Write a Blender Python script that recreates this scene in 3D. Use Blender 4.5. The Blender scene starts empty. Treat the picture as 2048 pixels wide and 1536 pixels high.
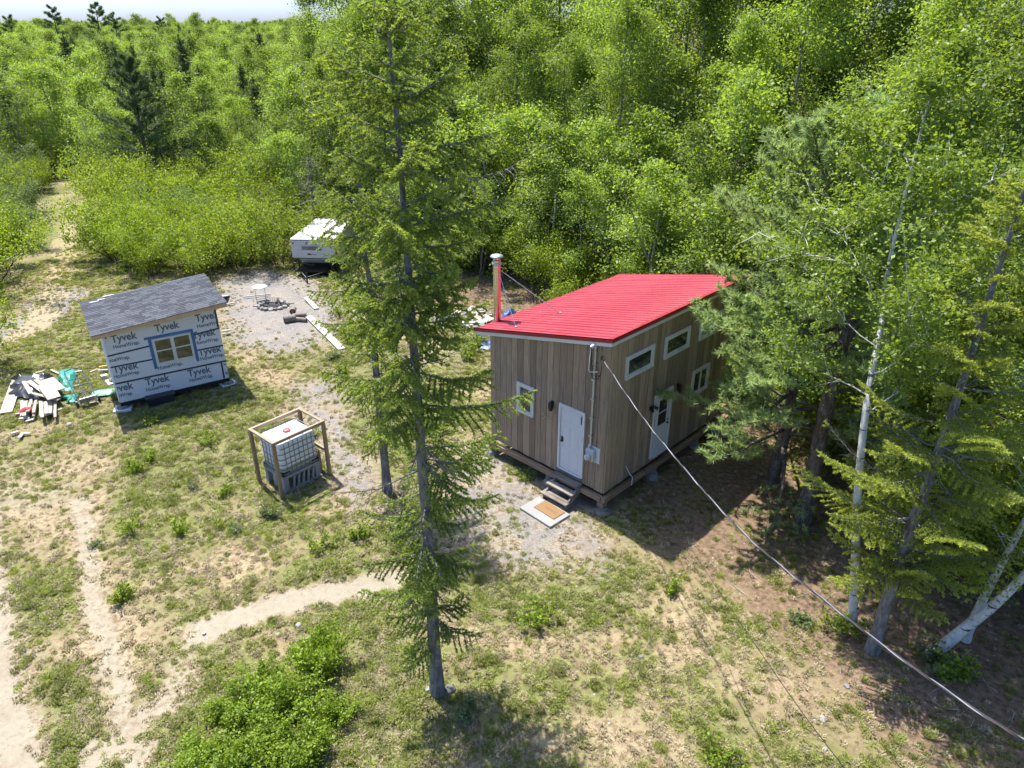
import bpy, bmesh, math, random
import numpy as np
from mathutils import Vector, Matrix

R_ = math.radians
scene = bpy.context.scene
C = scene.collection

# ------------------------------------------------------------------ camera, sky, sun, exposure
CAM_H, FPX, HZ = 12.0, 1455.0, 40.0
PITCH = math.atan((768.0 - HZ) / FPX)
cam_d = bpy.data.cameras.new('camera')
cam_d.sensor_width = 36.0
cam_d.lens = 36.0 * FPX / 2048.0
cam_d.clip_start = 0.1
cam_d.clip_end = 6000.0
cam = bpy.data.objects.new('camera', cam_d)
C.objects.link(cam)
cam.location = (0, 0, CAM_H)
cam.rotation_euler = (math.pi / 2 - PITCH, 0, 0)
scene.camera = cam

SUN_DIR = Vector((1.50, -1.93, -5.1)).normalized()        # the way the light travels
SUN_EL = math.asin(-SUN_DIR.z)
SUN_AZ = math.atan2(-SUN_DIR.x, -SUN_DIR.y)
world = bpy.data.worlds.new('World')
scene.world = world
world.use_nodes = True
wn = world.node_tree
wn.nodes.clear()
wo = wn.nodes.new('ShaderNodeOutputWorld')
bg = wn.nodes.new('ShaderNodeBackground')
sky = wn.nodes.new('ShaderNodeTexSky')
sky.sky_type = 'NISHITA'
sky.sun_disc = False
sky.sun_elevation = SUN_EL
sky.sun_rotation = SUN_AZ
sky.air_density = 0.55
sky.dust_density = 1.75
sky.ozone_density = 10.0
bg.inputs['Strength'].default_value = 0.125
wn.links.new(sky.outputs[0], bg.inputs['Color'])
wn.links.new(bg.outputs[0], wo.inputs['Surface'])

sun_d = bpy.data.lights.new('sun', 'SUN')
sun_d.energy = 3.2
sun_d.angle = R_(0.55)
sun_d.color = (1.0, 0.955, 0.89)
sun = bpy.data.objects.new('sun', sun_d)
C.objects.link(sun)
sun.rotation_euler = SUN_DIR.to_track_quat('-Z', 'Y').to_euler()
sun.location = (-12, 16, 40)

vs = scene.view_settings
vs.view_transform = 'Standard'
vs.look = 'None'
vs.exposure = 1.62
vs.gamma = 1.0
vs.use_curve_mapping = False
scene.render.engine = 'CYCLES'
cy = scene.cycles
cy.max_bounces = 7
cy.diffuse_bounces = 5
cy.glossy_bounces = 3
cy.transmission_bounces = 4
cy.transparent_max_bounces = 8
cy.caustics_reflective = False
cy.caustics_refractive = False
cy.sample_clamp_indirect = 6.0
cy.adaptive_threshold = 0.02

# ------------------------------------------------------------------ helpers
PR = random.Random(7)
NR = np.random.default_rng(11)


def ray(u, v):
    x = (u - 1024.0) / FPX
    y = -(v - 768.0) / FPX
    c, s = math.cos(PITCH), math.sin(PITCH)
    return np.array([x, c + y * s, -s + y * c])


def at(u, v, z=0.0):
    """world point at height z that the photograph shows at (u, v)"""
    d = ray(u, v)
    t = (z - CAM_H) / d[2]
    return np.array([d[0] * t, d[1] * t, z])


def tag(o, label=None, cat=None, group=None, kind=None):
    if label: o['label'] = label
    if cat: o['category'] = cat
    if group: o['group'] = group
    if kind: o['kind'] = kind
    return o


def empty(name, loc=(0, 0, 0), rz=0.0, label=None, cat=None, group=None):
    o = bpy.data.objects.new(name, None)
    C.objects.link(o)
    o.location = loc
    o.rotation_euler = (0, 0, rz)
    o.empty_display_size = 0.2
    return tag(o, label, cat, group)


def link(name, me, parent=None, loc=None, rot=None):
    o = bpy.data.objects.new(name, me)
    C.objects.link(o)
    if parent is not None: o.parent = parent
    if loc is not None: o.location = loc
    if rot is not None: o.rotation_euler = rot
    return o


def copy_tree(o, parent=None):
    c = o.copy()
    C.objects.link(c)
    c.parent = parent
    for ch in list(o.children):
        copy_tree(ch, c)
    return c


class MB:
    """collects simple shapes into one mesh"""
    def __init__(s):
        s.v, s.f, s.m, s.sm = [], [], [], []

    def add(s, vs, fs, mi=0, smooth=False, M=None):
        o = len(s.v)
        for p in vs:
            p = Vector(p)
            s.v.append(tuple(M @ p) if M is not None else tuple(p))
        for f in fs:
            s.f.append([i + o for i in f]); s.m.append(mi); s.sm.append(smooth)
        return s

    def box(s, lo, hi, mi=0, M=None, bev=0.0):
        x0, y0, z0 = lo; x1, y1, z1 = hi
        if bev > 0:
            bm = bmesh.new()
            bmesh.ops.create_cube(bm, size=1.0)
            for v in bm.verts:
                v.co = Vector(((v.co.x + .5) * (x1 - x0) + x0, (v.co.y + .5) * (y1 - y0) + y0, (v.co.z + .5) * (z1 - z0) + z0))
            bmesh.ops.bevel(bm, geom=bm.edges[:], offset=bev, segments=1, affect='EDGES')
            bm.verts.index_update()
            s.add([v.co for v in bm.verts], [[v.index for v in f.verts] for f in bm.faces], mi, False, M)
            bm.free()
            return s
        vs = [(x0, y0, z0), (x1, y0, z0), (x1, y1, z0), (x0, y1, z0), (x0, y0, z1), (x1, y0, z1), (x1, y1, z1), (x0, y1, z1)]
        fs = [(0, 3, 2, 1), (4, 5, 6, 7), (0, 1, 5, 4), (1, 2, 6, 5), (2, 3, 7, 6), (3, 0, 4, 7)]
        return s.add(vs, fs, mi, False, M)

    def tube(s, pts, rad, n=8, mi=0, M=None, cap=True, smooth=True):
        pts = [Vector(p) for p in pts]
        if not hasattr(rad, '__len__'): rad = [rad] * len(pts)
        vs, fs = [], []
        ref = Vector((0, 0, 1))
        for i, p in enumerate(pts):
            t = (pts[min(i + 1, len(pts) - 1)] - pts[max(i - 1, 0)]).normalized()
            r = ref if abs(t.dot(ref)) < .95 else Vector((1, 0, 0))
            a = t.cross(r).normalized(); b = t.cross(a)
            for k in range(n):
                an = 2 * math.pi * k / n
                vs.append(p + (a * math.cos(an) + b * math.sin(an)) * rad[i])
        for i in range(len(pts) - 1):
            for k in range(n):
                k2 = (k + 1) % n
                fs.append((i * n + k, i * n + k2, (i + 1) * n + k2, (i + 1) * n + k))
        s.add(vs, fs, mi, smooth, M)
        if cap:
            s.add(vs[:n], [list(range(n))], mi, False, M)
            s.add(vs[-n:], [list(range(n - 1, -1, -1))], mi, False, M)
        return s

    def lathe(s, prof, n=16, mi=0, M=None, smooth=True):
        vs, fs = [], []
        for r, z in prof:
            for k in range(n):
                a = 2 * math.pi * k / n
                vs.append((r * math.cos(a), r * math.sin(a), z))
        for i in range(len(prof) - 1):
            for k in range(n):
                k2 = (k + 1) % n
                fs.append((i * n + k, i * n + k2, (i + 1) * n + k2, (i + 1) * n + k))
        fs.append(list(range(n - 1, -1, -1)))
        fs.append([(len(prof) - 1) * n + k for k in range(n)])
        return s.add(vs, fs, mi, smooth, M)

    def mesh(s, name, mats):
        me = bpy.data.meshes.new(name)
        me.from_pydata(s.v, [], s.f)
        if not isinstance(mats, (list, tuple)): mats = [mats]
        for m in mats: me.materials.append(m)
        me.polygons.foreach_set('material_index', s.m)
        me.polygons.foreach_set('use_smooth', s.sm)
        me.update()
        return me

    def build(s, name, mats, parent=None, loc=None, rot=None):
        return link(name, s.mesh(name, mats), parent, loc, rot)


def npmesh(name, V, F, mats, attrs=None, matidx=None, smooth=False):
    """mesh from numpy arrays; F is (m, k). attrs: {name: (domain, array)}"""
    V = np.ascontiguousarray(V, dtype=np.float32)
    F = np.ascontiguousarray(F, dtype=np.int32)
    me = bpy.data.meshes.new(name)
    me.vertices.add(len(V))
    me.vertices.foreach_set('co', V.ravel())
    m, k = F.shape
    me.loops.add(m * k)
    me.loops.foreach_set('vertex_index', F.ravel())
    me.polygons.add(m)
    me.polygons.foreach_set('loop_start', np.arange(m, dtype=np.int32) * k)
    if smooth: me.polygons.foreach_set('use_smooth', np.ones(m, bool))
    if not isinstance(mats, (list, tuple)): mats = [mats]
    for x in mats: me.materials.append(x)
    if matidx is not None: me.polygons.foreach_set('material_index', np.asarray(matidx, np.int32))
    me.update(calc_edges=True)
    for n, (dom, arr) in (attrs or {}).items():
        a = me.attributes.new(n, 'FLOAT', dom)
        a.data.foreach_set('value', np.ascontiguousarray(arr, np.float32))
    return me


# ------------------------------------------------------------------ materials
MATS = {}


class NT:
    def __init__(s, name):
        s.mat = bpy.data.materials.new(name)
        s.mat.use_nodes = True
        s.t = s.mat.node_tree
        s.t.nodes.clear()
        s.out = s.t.nodes.new('ShaderNodeOutputMaterial')

    def n(s, typ, **kw):
        nd = s.t.nodes.new('ShaderNode' + typ)
        for k, v in kw.items():
            if k.startswith('i_'):
                key = k[2:].replace('_', ' ')
                nd.inputs[key].default_value = v
            else: setattr(nd, k, v)
        return nd

    def l(s, a, b): s.t.links.new(a, b)

    def set(s, sock, v):
        if hasattr(v, 'is_output') or hasattr(v, 'links'): s.l(v, sock)
        elif isinstance(v, (tuple, list)): sock.default_value = tuple(v) + ((1,) if len(v) == 3 and sock.type == 'RGBA' else ())
        else: sock.default_value = v

    def mix(s, fac, a, b, mode='MIX'):
        m = s.n('Mix', data_type='RGBA', blend_type=mode)
        s.set(m.inputs[0], fac); s.set(m.inputs[6], a); s.set(m.inputs[7], b)
        return m.outputs[2]

    def math(s, op, a, b=0.0, clamp=False):
        m = s.n('Math', operation=op, use_clamp=clamp)
        s.set(m.inputs[0], a); s.set(m.inputs[1], b)
        return m.outputs[0]

    def ramp(s, fac, a, b, lo=0.0, hi=1.0):
        m = s.n('MapRange', interpolation_type='SMOOTHSTEP')
        s.set(m.inputs[0], fac); m.inputs[1].default_value = a; m.inputs[2].default_value = b
        m.inputs[3].default_value = lo; m.inputs[4].default_value = hi
        return m.outputs[0]

    def coord(s, kind='Object', scale=(1, 1, 1)):
        tc = s.n('TexCoord'); mp = s.n('Mapping')
        mp.inputs['Scale'].default_value = scale
        s.l(tc.outputs[kind], mp.inputs[0])
        return mp.outputs[0]

    def noise(s, vec, scale, detail=4.0, rough=.55, dist=0.0):
        nd = s.n('TexNoise')
        s.l(vec, nd.inputs['Vector'])
        nd.inputs['Scale'].default_value = scale; nd.inputs['Detail'].default_value = detail
        nd.inputs['Roughness'].default_value = rough; nd.inputs['Distortion'].default_value = dist
        return nd.outputs['Fac']

    def voro(s, vec, scale, out='Distance', feature='F1'):
        nd = s.n('TexVoronoi', feature=feature)
        s.l(vec, nd.inputs['Vector']); nd.inputs['Scale'].default_value = scale
        return nd.outputs[out]

    def bump(s, h, strength=.3, dist=.02):
        b = s.n('Bump'); b.inputs['Strength'].default_value = strength; b.inputs['Distance'].default_value = dist
        s.l(h, b.inputs['Height'])
        return b.outputs[0]

    def pbr(s, col, rough=.6, metal=0.0, spec=.5, normal=None):
        p = s.n('BsdfPrincipled')
        s.set(p.inputs['Base Color'], col); s.set(p.inputs['Roughness'], rough)
        s.set(p.inputs['Metallic'], metal); s.set(p.inputs['Specular IOR Level'], spec)
        if normal is not None: s.l(normal, p.inputs['Normal'])
        return p

    def done(s, shader):
        s.l(shader.outputs[0] if hasattr(shader, 'outputs') else shader, s.out.inputs['Surface'])
        return s.mat


def simple(name, col, rough=.6, metal=0.0, spec=.5, var=.12, scale=6.0, bump=.15, stretch=(1, 1, 1), objvar=0.0, dirt=None):
    """plain surface with mottling, per-object variation and fine relief"""
    if name in MATS: return MATS[name]
    t = NT(name)
    vec = t.coord('Object', stretch)
    nz = t.noise(vec, scale, 6, .6)
    c = t.mix(nz, [x * (1 - var) for x in col], [min(1, x * (1 + var)) for x in col])
    if objvar:
        oi = t.n('ObjectInfo')
        f = t.ramp(oi.outputs['Random'], 0, 1, 1 - objvar, 1 + objvar)
        c = t.mix(1.0, c, f, 'MULTIPLY')
    if dirt:
        d = t.ramp(t.noise(vec, scale * .35, 5, .7), .52, .72)
        c = t.mix(t.math('MULTIPLY', d, .75), c, dirt)
    r = t.ramp(nz, .2, .8, max(0, rough - .1), min(1, rough + .1))
    b = t.bump(t.noise(vec, scale * 6, 4), bump, .01) if bump else None
    MATS[name] = t.done(t.pbr(c, r, metal, spec, b))
    return MATS[name]


def wood(name, col, dark, rough=.8, grain=(14, 14, .8), objvar=.25, tintmix=None, axis='z'):
    """weathered or fresh timber: grain runs along one axis, tone changes from piece to piece"""
    if name in MATS: return MATS[name]
    t = NT(name)
    g = {'z': grain, 'x': (grain[2], grain[0], grain[1]), 'y': (grain[0], grain[2], grain[1])}[axis]
    oi = t.n('ObjectInfo')
    vec = t.coord('Object', g)
    off = t.n('VectorMath', operation='ADD')
    t.l(vec, off.inputs[0])
    sc = t.math('MULTIPLY', oi.outputs['Random'], 37.0)
    t.l(sc, off.inputs[1])
    v = off.outputs[0]
    n1 = t.noise(v, 1.6, 6, .65, .6)
    n2 = t.noise(v, 6.0, 4, .6)
    c = t.mix(t.ramp(n1, .3, .7), dark, col)
    if tintmix:
        c = t.mix(t.ramp(t.noise(t.coord('Object', (1.2, 1.2, .5)), 1.0, 4, .6), .42, .68), c, tintmix)
    c = t.mix(t.math('MULTIPLY', t.ramp(n2, .55, .75), .45), c, [x * .45 for x in dark])
    f = t.ramp(oi.outputs['Random'], 0, 1, 1 - objvar, 1 + objvar)
    c = t.mix(1.0, c, f, 'MULTIPLY')
    MATS[name] = t.done(t.pbr(c, rough, 0, .25, t.bump(n1, .35, .006)))
    return MATS[name]


def leaf_mat(name, a, b, trans=.38, tcol=None, objvar=.3, rough=.5, yellow=None):
    """foliage: tint attribute runs from a to b, each plant differs a little, light shines through"""
    if name in MATS: return MATS[name]
    t = NT(name)
    at_ = t.n('Attribute', attribute_name='tint')
    oi = t.n('ObjectInfo')
    c = t.mix(at_.outputs['Fac'], a, b)
    if yellow:
        c = t.mix(t.ramp(oi.outputs['Random'], .45, 1.0, 0, .75), c, yellow)
    # a second random drawn from the first
    r2 = t.math('FRACT', t.math('MULTIPLY', oi.outputs['Random'], 17.31))
    c = t.mix(1.0, c, t.ramp(r2, 0, 1, 1 - objvar, 1 + objvar), 'MULTIPLY')
    p = t.pbr(c, rough + .08, 0, .38)
    tr = t.n('BsdfTranslucent')
    tc = t.mix(1.0, c, tcol or (1.5, 1.35, .5), 'MULTIPLY')
    t.l(tc, tr.inputs['Color'])
    m = t.n('MixShader')
    m.inputs[0].default_value = trans
    t.l(p.outputs[0], m.inputs[1]); t.l(tr.outputs[0], m.inputs[2])
    MATS[name] = t.done(m)
    return MATS[name]

# ------------------------------------------------------------------ the ground: zones in metres
def seg_dist(X, Y, pts):
    d = np.full(X.shape, 1e9)
    for (x0, y0), (x1, y1) in zip(pts[:-1], pts[1:]):
        dx, dy = x1 - x0, y1 - y0
        L = dx * dx + dy * dy + 1e-9
        t = np.clip(((X - x0) * dx + (Y - y0) * dy) / L, 0, 1)
        d = np.minimum(d, np.hypot(X - x0 - t * dx, Y - y0 - t * dy))
    return d


def in_poly(X, Y, pts):
    ins = np.zeros(X.shape, bool)
    n = len(pts)
    for i in range(n):
        x0, y0 = pts[i]; x1, y1 = pts[(i + 1) % n]
        c = ((y0 > Y) != (y1 > Y)) & (X < (x1 - x0) * (Y - y0) / (y1 - y0 + 1e-12) + x0)
        ins ^= c
    return ins


def poly_mask(X, Y, pts, soft):
    """1 inside, fading to 0 over `soft` metres across the border"""
    d = seg_dist(X, Y, list(pts) + [pts[0]])
    s = np.where(in_poly(X, Y, pts), d, -d)
    t = np.clip(s / soft * .5 + .5, 0, 1)
    return t * t * (3 - 2 * t)


def line_mask(X, Y, pts, w, soft):
    t = np.clip((w + soft - seg_dist(X, Y, pts)) / (2 * soft), 0, 1)
    return t * t * (3 - 2 * t)


def vnoise(X, Y, s, seed=0):
    """smooth value noise, 0..1"""
    r = np.random.default_rng(seed).random((128, 128))
    x, y = X / s, Y / s
    i, j = np.floor(x).astype(int), np.floor(y).astype(int)
    fx, fy = x - i, y - j
    fx, fy = fx * fx * (3 - 2 * fx), fy * fy * (3 - 2 * fy)
    g = lambda a, b: r[a % 128, b % 128]
    return (g(i, j) * (1 - fx) + g(i + 1, j) * fx) * (1 - fy) + (g(i, j + 1) * (1 - fx) + g(i + 1, j + 1) * fx) * fy


def P(*uv):
    """list of pixels -> list of (x, y) on the ground"""
    return [tuple(at(u, v)[:2]) for u, v in uv]


T_RIGHT = P((150, 1000), (160, 1060), (180, 1150), (195, 1250), (222, 1350), (240, 1450), (265, 1560))
T_LEFT = P((-60, 960), (-40, 1080), (-25, 1200), (-10, 1330), (10, 1450), (40, 1580))
PATH_SPRUCE = P((405, 1262), (480, 1232), (560, 1207), (640, 1190), (720, 1172), (790, 1158))
PATH_FAR = P((30, 690), (80, 630), (118, 570), (125, 500), (142, 440), (150, 400), (150, 360))
YARD = P((440, 552), (520, 535), (610, 548), (668, 600), (690, 650), (650, 690), (560, 705), (470, 700), (445, 640))
YARD2 = P((590, 770), (640, 760), (690, 830), (720, 880), (760, 960), (740, 1010), (690, 1000), (650, 900), (600, 820))
DOOR = P((960, 880), (1010, 880), (1120, 960), (1200, 1000), (1240, 1070), (1200, 1150), (1090, 1160), (960, 1120), (900, 1080), (880, 960))
LITTER = P((1240, 960), (1330, 1120), (1450, 1190), (1560, 1290), (1620, 1340), (1750, 1480), (1900, 1600), (2500, 1600), (2600, 900), (2300, 560), (1500, 560), (1440, 820))
LIT_SOFT = P((1450, 1180), (1500, 1300), (1450, 1420), (1560, 1560), (1950, 1560), (1800, 1420), (1620, 1300))
DRIVE = P((-900, 880), (-100, 830), (60, 860), (200, 900), (190, 1050), (150, 1110), (-900, 1150))


def zones(X, Y):
    n1, n2, n3 = vnoise(X, Y, 1.3, 3), vnoise(X, Y, .45, 4), vnoise(X, Y, 3.1, 5)
    wob = (n1 - .5) * .5 + (n2 - .5) * .35
    sand = line_mask(X + wob * .5, Y, T_RIGHT, .24, .42)
    sand = np.maximum(sand, line_mask(X + wob * .5, Y, T_LEFT, .5, .5))
    sand = np.maximum(sand, line_mask(X, Y + wob * .4, PATH_SPRUCE, .42, .28))
    sand = np.maximum(sand, .55 * poly_mask(X, Y, DRIVE, 1.6) * np.clip(.3 + n1 * 1.1, 0, 1))
    near = np.clip((14 - Y) / 5, 0, 1) * np.clip((-5.2 - X) / 1.5, 0, 1)
    sand = np.maximum(sand, near * np.clip((n1 * .6 + n2 * .6 - .42) * 2.5, 0, .9))
    pf = line_mask(X + wob, Y, PATH_FAR, .7, .5)
    gravel = np.maximum(poly_mask(X + wob, Y + wob, YARD, 1.7), .95 * poly_mask(X + wob, Y + wob, YARD2, 1.6))
    gravel = np.maximum(gravel, .72 * poly_mask(X + wob, Y + wob, DOOR, 1.8))
    gravel = np.maximum(gravel, .8 * line_mask(X + wob, Y, P((20, 665), (90, 620), (120, 590)), 1.2, .7))
    lit = np.maximum(poly_mask(X + wob, Y + wob, LITTER, 1.2), .5 * poly_mask(X + wob, Y + wob, LIT_SOFT, 1.6))
    woods = np.clip((Y - 41 - wob * 2) / 3, 0, 1) * np.clip((X + 26) / 4, 0, 1)
    woods = np.maximum(woods, poly_mask(X + wob, Y + wob, [(-6, 33.5), (0, 29.5), (4, 26), (8, 22), (60, 22), (60, 90), (-6, 90)], 2.0))
    lit = np.maximum(lit, woods)
    grass = np.clip((n3 * .5 + n1 * .5 + n2 * .35 - .19) * 1.5, 0, 1)
    green = P((860, 1180), (1010, 1130), (1240, 1080), (1340, 1130), (1250, 1260), (1050, 1280), (900, 1260))
    grass = np.maximum(grass, .95 * poly_mask(X + wob, Y + wob, green, 1.0))
    grass = np.maximum(grass, .8 * poly_mask(X, Y, P((780, 1400), (1000, 1300), (1150, 1400), (1250, 1560), (900, 1600), (700, 1560)), 1.5) * n1 * 1.6)
    edge = line_mask(X, Y + wob * .4, PATH_SPRUCE, .8, .18)
    grass = np.maximum(grass, edge * .8)
    strip = poly_mask(X + wob * .6, Y, P((20, 1110), (120, 1105), (150, 1180), (165, 1280), (130, 1290), (40, 1250)), .5)
    strip = np.maximum(strip, poly_mask(X + wob * .6, Y, P((80, 1320), (170, 1310), (190, 1420), (215, 1560), (90, 1560)), .5))
    grass = np.maximum(grass, strip * np.clip(n1 + .3, 0, 1))
    grass = grass * (1 - .92 * np.clip(sand - strip * .6, 0, 1)) * (1 - .85 * gravel) * (1 - .5 * lit)
    grass = np.maximum(grass, .55 * pf * n1)
    straw = np.clip(pf, 0, 1)
    return sand, gravel, lit, grass, straw


def axis_coords(lo, flo, fhi, hi, step):
    a = list(np.arange(flo, fhi + step * .5, step))
    s, x = step, fhi
    while x < hi:
        s *= 1.35; x += s; a.append(x)
    s, x = step, flo
    b = []
    while x > lo:
        s *= 1.35; x -= s; b.append(x)
    return np.array(b[::-1] + a)


def ground_height(X, Y):
    rel = (vnoise(X, Y, 2.2, 21) - .5) * .10 + (vnoise(X, Y, .55, 22) - .5) * .045 + (vnoise(X, Y, .2, 23) - .5) * .02
    sand, gravel, lit, grass, straw = zones(X, Y)
    h = rel * (1 - .5 * np.clip(sand + gravel, 0, 1)) + .03 * grass - .03 * line_mask(X, Y, T_RIGHT, .2, .2)
    fade = np.clip(1 - (np.hypot(X, Y - 22) - 45) / 20, 0, 1)
    h = h * fade - .02
    # flatten where things stand
    hx, hy = X - HB[0], Y - HB[1]
    return h


HB = (3.0, 19.5)
gx = axis_coords(-1500, -27, 15, 1500, .13)
gy = axis_coords(-60, 6.5, 44, 3000, .13)
GX, GY = np.meshgrid(gx, gy)
GZ = ground_height(GX, GY)
nxg, nyg = len(gx), len(gy)
idx = np.arange(nxg * nyg).reshape(nyg, nxg)
GF = np.stack([idx[:-1, :-1], idx[:-1, 1:], idx[1:, 1:], idx[1:, :-1]], -1).reshape(-1, 4)
zs = zones(GX, GY)


def ground_mat():
    t = NT('ground_soil')
    vec = t.coord('Object')
    A = lambda n: t.n('Attribute', attribute_name=n).outputs['Fac']
    n_f = t.noise(vec, 28, 5, .7)
    n_m = t.noise(vec, 7, 6, .65)
    n_l = t.noise(vec, 1.1, 5, .6)
    n_x = t.noise(vec, 70, 3, .7)
    # dry grass and thatch
    thatch = t.mix(t.ramp(n_m, .35, .66), (0.154, 0.109, 0.060), (0.370, 0.298, 0.181))
    thatch = t.mix(t.ramp(n_f, .52, .72), thatch, (0.470, 0.398, 0.279))
    thatch = t.mix(t.math('MULTIPLY', t.ramp(n_l, .5, .72), .5), thatch, (0.199, 0.122, 0.071))
    gcol = t.mix(t.ramp(n_m, .3, .7), (0.068, 0.095, 0.020), (0.154, 0.172, 0.045))
    gcol = t.mix(t.ramp(n_x, .5, .75), gcol, (0.271, 0.244, 0.090))
    gm = t.math('ADD', A('grass'), t.math('MULTIPLY', t.math('SUBTRACT', n_m, .5), 1.7))
    gm = t.math('ADD', gm, t.math('MULTIPLY', t.math('SUBTRACT', n_f, .5), .8))
    c = t.mix(t.math('MULTIPLY', t.ramp(gm, .28, .75), .88), thatch, gcol)
    # needle litter
    lit = t.mix(t.ramp(n_m, .3, .7), (.082, .054, .036), (.225, .148, .096))
    lit = t.mix(t.ramp(n_x, .56, .74), lit, (.27, .215, .155))
    lm = t.math('ADD', A('litter'), t.math('MULTIPLY', t.math('SUBTRACT', n_m, .5), .7))
    c = t.mix(t.math('MULTIPLY', t.ramp(lm, .3, .75), .9), c, lit)
    # grey gravel
    vo = t.voro(vec, 34, 'Color')
    sep = t.n('SeparateColor'); t.l(vo, sep.inputs[0])
    gr = t.mix(sep.outputs[0], (.15, .132, .112), (.33, .30, .262))
    gr = t.mix(t.ramp(n_l, .38, .62), gr, t.mix(sep.outputs[1], (.12, .113, .107), (.26, .248, .235)))
    gr = t.mix(t.math('MULTIPLY', t.ramp(n_m, .5, .7), .5), gr, (.27, .215, .155))
    gv = t.math('ADD', A('gravel'), t.math('MULTIPLY', t.math('SUBTRACT', n_m, .5), 1.5))
    gv = t.math('ADD', gv, t.math('MULTIPLY', t.math('SUBTRACT', n_l, .5), 1.0))
    gv = t.math('ADD', gv, t.math('MULTIPLY', t.math('SUBTRACT', n_f, .5), .6))
    c = t.mix(t.math('MULTIPLY', t.ramp(gv, .22, .8), .95), c, gr)
    # pale sand of the tracks
    sd = t.mix(n_m, (.245, .212, .152), (.35, .312, .232))
    sd = t.mix(t.ramp(n_x, .58, .74), sd, (.20, .165, .125))
    sd = t.mix(t.math('MULTIPLY', t.ramp(n_l, .45, .7), .6), sd, (.25, .20, .135))
    sv = t.math('ADD', A('sand'), t.math('MULTIPLY', t.math('SUBTRACT', n_m, .5), 1.3))
    sv = t.math('ADD', sv, t.math('MULTIPLY', t.math('SUBTRACT', n_f, .5), .7))
    c = t.mix(t.math('MULTIPLY', t.ramp(sv, .25, .95), .95), c, sd)
    st = t.mix(t.ramp(n_f, .35, .65), (0.253, 0.194, 0.099), (0.398, 0.334, 0.207))
    c = t.mix(t.math('MULTIPLY', t.ramp(t.math('ADD', A('straw'), t.math('MULTIPLY', t.math('SUBTRACT', n_m, .5), .8)), .4, .8), .7), c, st)
    n_h = t.noise(vec, 17, 5, .75)
    c = t.mix(t.math('MULTIPLY', t.ramp(n_h, .56, .74), .45), c, (0.073, 0.056, 0.037))
    c = t.mix(t.math('MULTIPLY', t.ramp(n_h, .44, .28), .35), c, (0.488, 0.427, 0.329))
    h = t.math('ADD', t.math('MULTIPLY', n_f, .6), t.math('MULTIPLY', n_x, .4))
    return t.done(t.pbr(c, .95, 0, .15, t.bump(h, .55, .03)))


gme = npmesh('ground', np.stack([GX, GY, GZ], -1).reshape(-1, 3), GF, ground_mat(),
             {n: ('POINT', a.ravel()) for n, a in zip(('sand', 'gravel', 'litter', 'grass', 'straw'), zs)}, smooth=True)
ground = tag(link('ground', gme), kind='structure')


def gz(x, y):
    return float(ground_height(np.array([float(x)]), np.array([float(y)]))[0])

# ------------------------------------------------------------------ shared materials
M_board = wood('weathered_board', (.315, .248, .18), (.185, .143, .104), .85, (16, 16, .9), .24, (.34, .242, .145))
M_sheath = simple('dark_sheathing', (.035, .03, .027), .9, bump=0)
M_white = simple('white_trim_paint', (.55, .56, .56), .45, var=.05, scale=5, bump=.08, dirt=(.42, .42, .40))
M_door = simple('white_door_paint', (.52, .55, .58), .4, var=.04, scale=3, bump=.05)
M_glass = None
M_beam = wood('rough_beam', (.30, .215, .14), (.16, .105, .07), .85, (14, 14, .7), .15, None, 'x')
M_beam_y = wood('rough_beam_lengthwise', (.27, .185, .115), (.14, .09, .055), .85, (14, 14, .7), .15, None, 'y')
M_conc = simple('concrete', (.17, .165, .155), .9, var=.2, scale=7, bump=.4, dirt=(.28, .26, .23))
M_concl = simple('pale_concrete_slab', (.27, .262, .248), .9, var=.14, scale=6, bump=.35, dirt=(.38, .36, .32))
M_black = simple('black_metal', (.018, .018, .02), .45, .3, var=.2)
M_galv = simple('galvanised_steel', (.46, .50, .53), .42, .75, var=.15, scale=9)
M_meter = simple('grey_meter_box', (.40, .46, .48), .5, .2, var=.08)


def glass_mat(name, tint=(.02, .026, .026)):
    t = NT(name)
    vec = t.coord('Object')
    n = t.noise(vec, 3.5, 3, .5)
    c = t.mix(t.ramp(n, .4, .7), tint, [x * 2.2 for x in tint])
    p = t.pbr(c, .06, 0, .9, t.bump(t.noise(vec, 1.2, 2), .04, .05))
    return t.done(p)


M_glass = glass_mat('dark_window_glass')


def red_roof_mat():
    t = NT('red_painted_steel')
    vec = t.coord('Object')
    n = t.noise(vec, 1.1, 5, .6)
    f = t.noise(vec, 22, 3, .6)
    c = t.mix(n, (.30, .022, .034), (.37, .032, .046))
    c = t.mix(t.math('MULTIPLY', t.ramp(f, .60, .78), .3), c, (.42, .17, .16))
    dust = t.noise(t.coord('Object', (.35, 2.2, 1)), 1.6, 5, .65, .4)
    c = t.mix(t.math('MULTIPLY', t.ramp(dust, .45, .75), .16), c, (.36, .12, .125))
    ndl = t.voro(vec, 9, 'Distance')
    c = t.mix(t.math('MULTIPLY', t.ramp(ndl, .10, .05), .35), c, (.12, .07, .04))
    return t.done(t.pbr(c, t.ramp(n, .3, .7, .36, .5), 0, .5, t.bump(f, .05, .01)))


M_red = red_roof_mat()
M_redge = simple('red_trim_steel', (.27, .018, .026), .4, 0, .5, var=.06, scale=3, bump=.03)

# ------------------------------------------------------------------ the cabin
TH = .769
CW, CL = 4.25, 6.05            # front wall, side wall
CX, CY = 2.445, 16.22          # the front corner by the meter
ZB, HL, HR = .60, 3.99, 4.93   # wall foot, low eave, high eave
SL = (HR - HL) / CW
cabin = empty('cabin', (CX, CY, 0), -TH,
              'small cabin of weathered vertical boards under a red metal roof', 'cabin')


def cab(x, y, z=0.0):
    """cabin frame -> world"""
    return np.array([CX + x * math.cos(TH) + y * math.sin(TH), CY - x * math.sin(TH) + y * math.cos(TH), z])


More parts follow.
